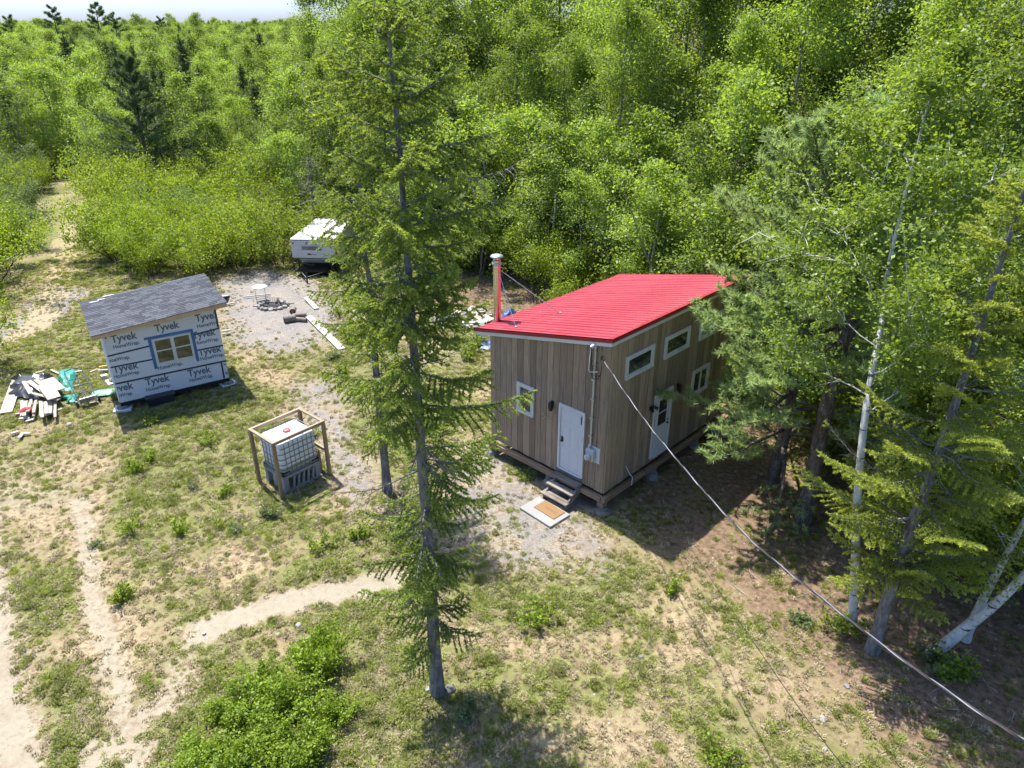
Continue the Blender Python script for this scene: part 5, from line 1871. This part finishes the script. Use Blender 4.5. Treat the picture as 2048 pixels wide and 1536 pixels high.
WOOD = [(-19, 54), (-14.5, 46.5), (-8.5, 43.5), (-4, 38.5), (1, 35), (5, 30.5), (8.6, 25.2), (10.4, 21.0), (10.9, 17.0), (11.6, 13.2), (12.6, 9), (20, 8), (50, 48), (44, 68), (-19, 68)]
rng = np.random.default_rng(77)
L_edge = 'leafy tree at the front edge of the wood behind the cabin'
L_deep = 'tall leafy tree standing deeper in the wood behind the cabin'
pts = scatter_poly(WOOD, lambda x, y: 1.55 + .10 * seg_dist(np.array([x]), np.array([y]), WOOD[:11])[0], 5, 9000, lambda x, y: in_view(x, y, 12) and x > -17 + max(0, (52 - y)) * .3 and seg_dist(np.array([x]), np.array([y]), WOOD[:11])[0] < 22)
for x, y in pts:
    ed = seg_dist(np.array([x]), np.array([y]), WOOD[:11])[0]
    me = DEC[rng.integers(0, 6)]
    s = rng.uniform(.86, 1.14) * min(1.16, .44 + .062 * ed)
    lo = np.clip((x + 17) / 7, 0, 1) * .34 + .72
    s *= lo
    if s < .7:
        me = SML[rng.integers(0, 4)]
        s *= 1.85
    tree('woodland_tree', me, (x, y, -.05), rng.uniform(0, 6.28), s, L_edge if ed < 5 else L_deep, 'tree', 'leafy trees at the edge of the wood' if ed < 5 else 'leafy trees deeper in the wood')
# low growth along the foot of the wood
EDGE = WOOD[1:10]
M_WOOD = [(640, 'behind the camper'), (780, 'between camper and tall spruce'), (900, 'behind the tall spruce'), (1010, 'behind the chimney'), (1250, 'behind the red roof'), (1480, 'behind the far roof corner'), (1750, 'behind the white pines'), (9999, 'towards the frame edge past the birch')]
edge_t = [o for o in C.objects if o.get('label') == L_edge]
deep_t = [o for o in C.objects if o.get('label') == L_deep]
label_rows(edge_t, 'leafy tree at the wood edge', M_WOOD)
label_rows(deep_t, 'tall leafy tree deeper in the wood', M_WOOD)
for k in range(46):
    i = k * (len(EDGE) - 1) / 46.0
    i0 = int(i); f = i - i0
    x = EDGE[i0][0] * (1 - f) + EDGE[i0 + 1][0] * f + rng.normal() * .7
    y = EDGE[i0][1] * (1 - f) + EDGE[i0 + 1][1] * f + rng.normal() * .7 + .3
    tree('understorey_shrub', ALD[rng.integers(0, 3)], (x, y, -.05), rng.uniform(0, 6.28), rng.uniform(.55, .95), 'green understorey shrub at the foot of the wood', 'shrub', 'shrubs along the foot of the wood', ('stems', 'foliage'))
# dark young conifers inside the wood edge
for (x, y, s, lab) in ((-9.5, 45.5, .7, 'dark conifer behind the camper roof'), (-12.5, 47.5, .55, 'shaded conifer at the thicket end of the camper'), (2.5, 35.5, .75, 'small dark spruce behind the cabin roof'), (-3.0, 39.5, .8, 'dark spruce behind the chimney')):
    tree('dark_conifer', FARC[1], (x, y, -.05), x, s, lab, 'conifer')

m_dead = conifer(640, 5.2, .7, lambda g: 1.7 * (1 - g) ** .6 + .1, B_grey, L_far, .30, 5, .09, .05, .02, 1, .05, .11, .25, 10, -12, 9.0)
tree('dead_spruce', m_dead, (-11.6, 42.6, -.05), 0, 1.0, 'bare grey dead spruce at the wood edge behind the camper', 'dead tree')

# thicket of alder between the track and the camper
THICK = P((150, 592), (210, 572), (300, 560), (440, 546), (575, 535)) + [(-14.5, 44), (-17, 52), (-34, 56)] + P((172, 440), (165, 500))
pts = scatter_poly(THICK, 1.9, 9, 3000, lambda x, y: seg_dist(np.array([x]), np.array([y]), PATH_FAR)[0] > 2.9)
for x, y in pts:
    wl_ = rng.random() < .16
    tree('alder_bush', WIL[rng.integers(0, 2)] if wl_ else ALD[rng.integers(0, 3)], (x, y, -.05), rng.uniform(0, 6.28), rng.uniform(.6, 1.2),
         'grey green bush in the thicket behind the shed' if wl_ else 'bright green alder bush in the thicket behind the shed', 'bush', 'grey green bushes of the thicket' if wl_ else 'alder bushes of the thicket', ('stems', 'foliage'))
LEFTB = P((-120, 800), (-20, 745), (35, 670), (75, 600), (100, 520), (125, 450), (135, 400)) + [(-34, 66), (-62, 66), (-50, 30), (-36, 24)]
pts = scatter_poly(LEFTB, 1.9, 10, 5000, lambda x, y: in_view(x, y, 3, 240) and seg_dist(np.array([x]), np.array([y]), PATH_FAR)[0] > 2.6)
for x, y in pts:
    wl_ = rng.random() < .55
    far = y > 46
    me = WIL[rng.integers(0, 2)] if wl_ else ALD[rng.integers(0, 3)]
    tree('trackside_bush', me, (x, y, -.05), rng.uniform(0, 6.28), rng.uniform(.7, 1.05),
         'grey green willow bush beside the sandy track' if wl_ else 'yellow green alder bush across the track from the thicket', 'bush', 'willow bushes beside the track' if wl_ else 'alder bushes across the track', ('stems', 'foliage'))
# middle distance: mixed young wood beyond the thicket
MID = [(-19, 54), (-19, 66), (-10, 68), (-10, 105), (-95, 105), (-62, 66), (-36, 62), (-34, 57)]
pts = scatter_poly(MID, lambda x, y: 2.15 + (y - 55) * .022, 12, 9000, lambda x, y: in_view(x, y, 9, 60) and seg_dist(np.array([x]), np.array([y]), PATH_FAR)[0] > 2.4 and math.hypot(x + 27, y - 55.5) > 3.6)
for x, y in pts:
    if rng.random() < .38:
        tree('young_spruce', FARC[rng.integers(0, 3)], (x, y, -.05), rng.uniform(0, 6.28), rng.uniform(.7, 1.06), 'dark young spruce in the mixed wood beyond the thicket', 'spruce', 'young spruces beyond the thicket')
    else:
        me = SML[rng.integers(0, 4)]
        tree('young_tree', me, (x, y, -.05), rng.uniform(0, 6.28), rng.uniform(.8, 1.22), 'young leafy tree in the mixed wood beyond the thicket', 'tree', 'young leafy trees beyond the thicket')
tree('pine_tree', PIN, (-27.0, 55.5, -.05), 1.0, 1.0, 'broad dark pine rising behind the bright thicket', 'pine')

grp = lambda g: [o for o in C.objects if o.get('group') == g]
label_rows(grp('shrubs along the foot of the wood'), 'understorey shrub at the wood foot', M_WOOD)
M_TH = [(250, 'beside the track'), (400, 'behind the shed roof'), (520, 'behind the round table'), (9999, 'beside the camper')]
label_rows(grp('alder bushes of the thicket'), 'bright green alder bush in the thicket', M_TH)
label_rows(grp('grey green bushes of the thicket'), 'grey green bush in the thicket', M_TH)
M_LB = [(20, 'nearest the frame edge'), (9999, 'nearest the track')]
label_rows(grp('willow bushes beside the track'), 'grey green willow bush across the track', M_LB)
label_rows(grp('alder bushes across the track'), 'yellow green alder bush across the track', M_LB)
M_MID = [(150, 'above the track'), (300, 'behind the broad pine'), (450, 'behind the bright thicket'), (9999, 'beside the tall wood')]
for nm_, lab_ in (('young leafy trees beyond the thicket', 'young leafy tree'), ('young spruces beyond the thicket', 'dark young spruce')):
    for lo_, hi_, row_ in ((0, 64, 'nearest row'), (64, 74, 'second row'), (74, 86, 'third row'), (86, 999, 'farthest row')):
        label_rows([o for o in grp(nm_) if lo_ <= o.location.y < hi_], lab_ + ' in the ' + row_ + ' beyond the thicket', M_MID)

# ------------------------------------------------------------------ masses nobody could count: far woods, grass, stones
def point_cloud(name, pts, rot, scl, idx, coll_objs, label, cat, tilt=None):
    """one object: instances of a few small meshes on scattered points"""
    coll = bpy.data.collections.new(name + '_sources')
    for i, me in enumerate(coll_objs):
        o = bpy.data.objects.new('%s_source_%02d' % (name, i), me)
        coll.objects.link(o)
    me = bpy.data.meshes.new(name)
    n = len(pts)
    me.vertices.add(n)
    me.vertices.foreach_set('co', np.ascontiguousarray(pts, np.float32).ravel())
    a = me.attributes.new('rot', 'FLOAT_VECTOR', 'POINT')
    r3 = np.zeros((n, 3), np.float32); r3[:, 2] = rot
    if tilt is not None: r3[:, :2] = tilt
    a.data.foreach_set('vector', r3.ravel())
    a = me.attributes.new('scl', 'FLOAT', 'POINT'); a.data.foreach_set('value', np.ascontiguousarray(scl, np.float32))
    a = me.attributes.new('idx', 'INT', 'POINT'); a.data.foreach_set('value', np.ascontiguousarray(idx, np.int32))
    ob = tag(link(name, me), label, cat, None, 'stuff')
    ng = bpy.data.node_groups.new(name, 'GeometryNodeTree')
    ng.interface.new_socket('Geometry', in_out='INPUT', socket_type='NodeSocketGeometry')
    ng.interface.new_socket('Geometry', in_out='OUTPUT', socket_type='NodeSocketGeometry')
    N = ng.nodes.new
    gi, go = N('NodeGroupInput'), N('NodeGroupOutput')
    iop = N('GeometryNodeInstanceOnPoints'); ci = N('GeometryNodeCollectionInfo')
    ci.inputs['Collection'].default_value = coll
    ci.inputs['Separate Children'].default_value = True
    ci.inputs['Reset Children'].default_value = True
    iop.inputs['Pick Instance'].default_value = True

    def attr(nm, typ):
        x = N('GeometryNodeInputNamedAttribute'); x.data_type = typ; x.inputs['Name'].default_value = nm
        return x.outputs['Attribute']
    L = ng.links.new
    L(gi.outputs[0], iop.inputs['Points']); L(ci.outputs[0], iop.inputs['Instance'])
    L(attr('idx', 'INT'), iop.inputs['Instance Index']); L(attr('scl', 'FLOAT'), iop.inputs['Scale'])
    e2r = N('FunctionNodeEulerToRotation')
    L(attr('rot', 'FLOAT_VECTOR'), e2r.inputs[0]); L(e2r.outputs[0], iop.inputs['Rotation'])
    L(iop.outputs[0], go.inputs[0])
    md = ob.modifiers.new('scatter', 'NODES'); md.node_group = ng
    return ob


# far woods to the horizon
FT = [FARC[0][1], FARC[1][1], SML[0][1], SML[1][1], SML[3][1]]
rng = np.random.default_rng(88)
d_ = 102 + 900 * rng.random(9000) ** 1.35
ang_ = rng.uniform(R_(-44), R_(4), 9000)
fx, fy = d_ * np.sin(ang_), d_ * np.cos(ang_)
mix_ = vnoise(fx, fy, 26, 61)
isc = rng.random(9000) < np.clip((mix_ - .2) * 1.0, .1, .6)
idx_ = np.where(isc, rng.integers(0, 2, 9000), rng.integers(2, 5, 9000))
pts_ = np.column_stack([fx, fy, np.zeros(9000)])
point_cloud('far_forest', pts_, rng.random(9000) * 6.28, np.where(isc, rng.uniform(.55, .95, 9000), rng.uniform(.9, 1.35, 9000)) * (1 + np.where(d_ > 200, .38, .05) * rng.random(9000) ** 5), idx_, FT, 'mixed forest stretching away to the horizon', 'forest')
PIN2 = pine(211, 9.5, 3.2, 2.5, B_pine, L_dpine, 24, 12, 12, .30, .05, .16, (.05, 0), -4, .5)
# lone pines standing above the skyline
for (u, top, y, s, lab) in ((195, 18, 175, 1.0, 'tallest wind-swept pine above the far forest skyline'), (112, 22, 190, .85, 'second skyline pine, towards the frame edge'), (20, 36, 200, .8, 'leaning skyline pine at the far frame edge'), (235, 32, 210, .75, 'small skyline pine behind the tallest one'), (325, 38, 230, .8, 'flat topped skyline pine right of the tallest one')):
    dep = y * math.cos(PITCH)
    zt = CAM_H + (HZ - top) / FPX * y
    x = (u - 1024) / FPX * (y * math.cos(PITCH) + 1)
    tree('skyline_pine', PIN2, (x, y, -.05), u, zt / 9.5, lab, 'pine')


# grass: tufts of thin blades
def tuft(seed, n, h, rad, mat, lean=.5, wd=.010):
    rng = np.random.default_rng(seed)
    a = rng.random(n) * 6.283
    r = rad * np.sqrt(rng.random(n))
    b = np.column_stack([r * np.cos(a), r * np.sin(a), np.zeros(n) - .01])
    a2 = a + rng.normal(size=n) * .8
    out = np.column_stack([np.cos(a2), np.sin(a2), np.zeros(n)])
    hh = h * rng.uniform(.5, 1.15, n)[:, None]
    side = np.column_stack([-np.sin(a2), np.cos(a2), np.zeros(n)]) * wd
    mid = b + np.array([0, 0, 1]) * hh * .6 + out * hh * lean * .3
    tip = b + np.array([0, 0, 1]) * hh * rng.uniform(.75, 1.0, n)[:, None] + out * hh * lean * rng.uniform(.5, 1.4, n)[:, None]
    V = np.stack([b - side, b + side, mid + side * .7, mid - side * .7, mid - side * .7, mid + side * .7, tip, tip + side * .05], 1).reshape(-1, 3)
    F_ = np.arange(n * 8).reshape(n * 2, 4)
    return npmesh('tuft', V, F_, mat, {'tint': ('FACE', np.repeat(rng.random(n), 2))})


def weed(seed, n, h, rad, mat, ls=.05):
    rng = np.random.default_rng(seed)
    Pn = np.column_stack([rng.normal(size=n) * rad * .5, rng.normal(size=n) * rad * .5, h * rng.random(n) ** .7])
    return leaf_mesh('weed', Pn, ls, mat, rng, .8)


TU = [tuft(1, 46, .10, .10, L_grass, .7), tuft(2, 60, .14, .13, L_grass, .6), tuft(3, 40, .08, .12, L_grass, .9), tuft(4, 44, .09, .11, L_straw, .9), tuft(5, 36, .12, .09, L_straw, .7),
      weed(6, 40, .07, .13, L_grass, .045), tuft(7, 90, .20, .15, L_grass, .55, .009)]
n_ = 260000
gx_ = NR.uniform(-26, 14.5, n_); gy_ = 7.2 + 37 * NR.random(n_) ** 1.5
s_, g_, l_, gr_, st_ = zones(gx_, gy_)
patch = vnoise(gx_, gy_, .7, 91)
pr_ = np.clip((gr_ * 1.35 - .16) * (patch * 1.3 - .02), 0, 1)
hlx = (gx_ - CX) * math.cos(TH) - (gy_ - CY) * math.sin(TH); hly = (gx_ - CX) * math.sin(TH) + (gy_ - CY) * math.cos(TH)
slx = (gx_ - SX) * math.cos(STH) + (gy_ - SY) * math.sin(STH); sly = -(gx_ - SX) * math.sin(STH) + (gy_ - SY) * math.cos(STH)
ok = ~((hlx > -CW) & (hlx < 0) & (hly > .0) & (hly < CL)) & ~((slx > 0) & (slx < SW) & (sly > 0) & (sly < SD)) & ~((hlx > -1.75) & (hlx < -.45) & (hly > -1.55) & (hly < 0))
kp = ok & (NR.random(n_) < pr_ * .75)
X_, Y_ = gx_[kp], gy_[kp]
Z_ = ground_height(X_, Y_)
big = NR.random(len(X_))
id_ = np.where(big < .62, NR.integers(0, 3, len(X_)), np.where(big < .86, NR.integers(3, 5, len(X_)), np.where(big < .955, 5, 6)))
point_cloud('grass', np.column_stack([X_, Y_, Z_]), NR.random(len(X_)) * 6.28, NR.uniform(.3, .85, len(X_)) * (.6 + .5 * gr_[kp]), id_, TU, 'short patchy grass and weeds on the clearing', 'grass')
# dry thatch, sparser and everywhere but the bare tracks
n_ = 110000
gx_ = NR.uniform(-26, 14.5, n_); gy_ = 7.2 + 37 * NR.random(n_) ** 1.5
s_, g_, l_, gr_, st_ = zones(gx_, gy_)
hlx = (gx_ - CX) * math.cos(TH) - (gy_ - CY) * math.sin(TH); hly = (gx_ - CX) * math.sin(TH) + (gy_ - CY) * math.cos(TH)
ok = ~((hlx > -CW) & (hlx < 0.1) & (hly > -.1) & (hly < CL)) & ~((hlx > -1.75) & (hlx < -.45) & (hly > -1.55) & (hly < 0))
kp = ok & (NR.random(n_) < (1 - s_) * (1 - g_ * .9) * (1 - l_ * .8) * (.15 + .85 * vnoise(gx_, gy_, .5, 93)) * .45)
X_, Y_ = gx_[kp], gy_[kp]
point_cloud('dry_grass', np.column_stack([X_, Y_, ground_height(X_, Y_)]), NR.random(len(X_)) * 6.28, NR.uniform(.35, .85, len(X_)), NR.integers(0, 2, len(X_)), [TU[3], TU[4]], 'dry straw coloured grass between the green tufts', 'grass')
# gravel and pebbles
PEB = [rock_mesh(40 + k, simple('pale_pebble', (.46, .42, .37), .9, var=.25, objvar=.3)) for k in range(3)]
n_ = 9000
gx_ = NR.uniform(-26, 14, n_); gy_ = 7.2 + 30 * NR.random(n_) ** 1.5
s_, g_, l_, gr_, st_ = zones(gx_, gy_)
kp = NR.random(n_) < np.clip(.12 + g_ * .8 + s_ * .35 + l_ * .12, 0, 1) * .7
X_, Y_ = gx_[kp], gy_[kp]
point_cloud('pebbles', np.column_stack([X_, Y_, ground_height(X_, Y_)]), NR.random(len(X_)) * 6.28, .008 + .022 * NR.random(len(X_)) ** 3, NR.integers(0, 3, len(X_)), PEB, 'scattered pebbles on the bare ground', 'pebbles')
# fallen twigs under the trees
TWG = []
for k in range(3):
    w = Wood(); r = np.random.default_rng(900 + k)
    l_ = limb((-.3, 0, .01), (1, 0, .02), .6, 5, r, 0, .18); l_[:, 2] = np.abs(l_[:, 2]) * .4 + .012
    w.tube(l_, np.linspace(.009, .003, 6), 4)
    TWG.append(w.mesh('twig', simple('grey_dead_twig', (.40, .37, .33), .9, var=.3)))
n_ = 420
gx_ = NR.uniform(-20, 14, n_); gy_ = 7.2 + 26 * NR.random(n_) ** 1.3
s_, g_, l_, gr_, st_ = zones(gx_, gy_)
kp = NR.random(n_) < .25 + .7 * l_
X_, Y_ = gx_[kp], gy_[kp]
point_cloud('fallen_twigs', np.column_stack([X_, Y_, ground_height(X_, Y_)]), NR.random(len(X_)) * 6.28, NR.uniform(.3, 1.1, len(X_)), NR.integers(0, 3, len(X_)), TWG, 'grey fallen twigs on the ground under the trees', 'twigs')

# larger single stones on the lawn
for k, (u, v, s) in enumerate(((1645, 1441, .11), (1649, 1502, .07), (1360, 1150, .08), (1282, 1312, .09), (1420, 1300, .06), (1525, 1272, .05), (1430, 1275, .05), (388, 1144, .05), (70, 1258, .06), (38, 1275, .05), (408, 1268, .08), (556, 1269, .07), (597, 1253, .12), (1130, 1108, .06), (1140, 1142, .05), (1693, 1374, .09), (1495, 1303, .07), (642, 950, .1), (140, 850, .14))):
    p_ = at(u, v)
    o = tag(link('stone', PR.choice(ROCKS + PEB), None, (p_[0], p_[1], gz(p_[0], p_[1]) + s * .25), (PR.uniform(-.3, .3), PR.uniform(-.3, .3), PR.uniform(0, 6))), 'single pale stone lying in the grass of the clearing', 'stone', 'single stones on the lawn')
    s *= .6; o.scale = (s * 1.2, s, s)

# the bright bush in the foreground, and small leafy weeds
FB = [shrub(800 + k, 1.0, .62, 5200, .062, B_twig, L_bush, 13) for k in range(3)]
for k, (u, v, s, lab) in enumerate(((640, 1330, 1.0, 'upright bright green shoot at the back of the foreground bush'), (570, 1420, 1.1, 'bright green bush part in the foreground, nearest the spruce'), (470, 1430, .85, 'low bright green bush in the foreground, nearest the track'),
                                    (600, 1520, .95, 'bright green bush at the lower frame edge, spruce side'), (500, 1525, 1.05, 'bright green bush at the lower frame edge, middle'), (395, 1520, .8, 'bright green bush at the lower frame edge, track side'), (530, 1370, .75, 'small bright green bush at the top of the foreground clump'), (660, 1440, .7, 'small bright green bush beside the spruce shadow'))):
    p_ = at(u, v, .1)
    tree('green_bush', FB[k % 3], (p_[0], p_[1], -.02), k * 1.1, s * .92, lab, 'bush', 'foreground bushes', ('stems', 'foliage'), s * (.95 if k == 0 else .72))
WB = [shrub(830 + k, .38, .22, 420, .06, B_twig, L_bush, 7) for k in range(2)] + [shrub(835, .3, .25, 380, .055, B_twig, L_willow, 7)]
for k, (u, v, s) in enumerate(((265, 945, 1.2), (300, 850, .9), (330, 838, .7), (365, 1065, 1.1), (262, 1062, 1.1), (192, 1090, .8), (300, 920, .9), (415, 890, 1.1), (540, 1030, 1.3), (250, 1200, 1.1), (1075, 1245, 1.3), (1600, 1245, 1.1), (1340, 1180, .9), (640, 1100, 1.0), (470, 1060, .9), (720, 1080, 1.1), (1690, 1265, 1.4), (1870, 1330, 1.8), (1905, 1345, 1.5), (1440, 1530, 1.2), (935, 1430, 1.3), (700, 690, 1.3), (694, 670, 1.2), (670, 720, 1.3), (690, 750, 1.3), (945, 700, 1.5), (960, 690, 1.5), (930, 720, 1.4), (625, 870, .9), (300, 830, .9), (455, 990, .9), (680, 630, 1.4), (235, 700, 1.6), (215, 690, 1.4), (1050, 960, .8), (385, 975, .9))):
    p_ = at(u, v)
    tree('leafy_weed', WB[k % 3], (p_[0], p_[1], gz(p_[0], p_[1]) - .01), k * .9, s, 'small bright leafy weed growing in the grass', 'weed', 'small leafy weeds on the clearing', ('stems', 'foliage'))

label_rows(grp('small leafy weeds on the clearing'), 'small bright leafy weed', [(300, 'on the lawn between shed and track'), (480, 'on the lawn below the shed'), (700, 'round the water tank and yard'), (1000, 'round the tall spruce'), (1400, 'in front of the cabin'), (9999, 'under the birches')])
label_rows(grp('single stones on the lawn'), 'single pale stone', [(300, 'near the sandy track'), (700, 'along the sandy footpath'), (1200, 'on the gravel by the door'), (1450, 'on the lawn below the cabin'), (9999, 'on the brown ground below the birches')])
for g_, b_ in (('short offcuts stacked by the sheet', 'short offcut stacked beside the black sheet'), ('pale boards piled on the black sheet', 'pale board on the black sheet'), ('loose offcuts round the lumber heap', 'loose wood offcut by the lumber heap')):
    label_rows(grp(g_), b_, [(9999, 'counting towards the shed')])
label_rows(grp('scrap pieces heaped behind the cabin'), 'scrap piece in the heap behind the chimney', [(9999, 'counting towards the cabin')])
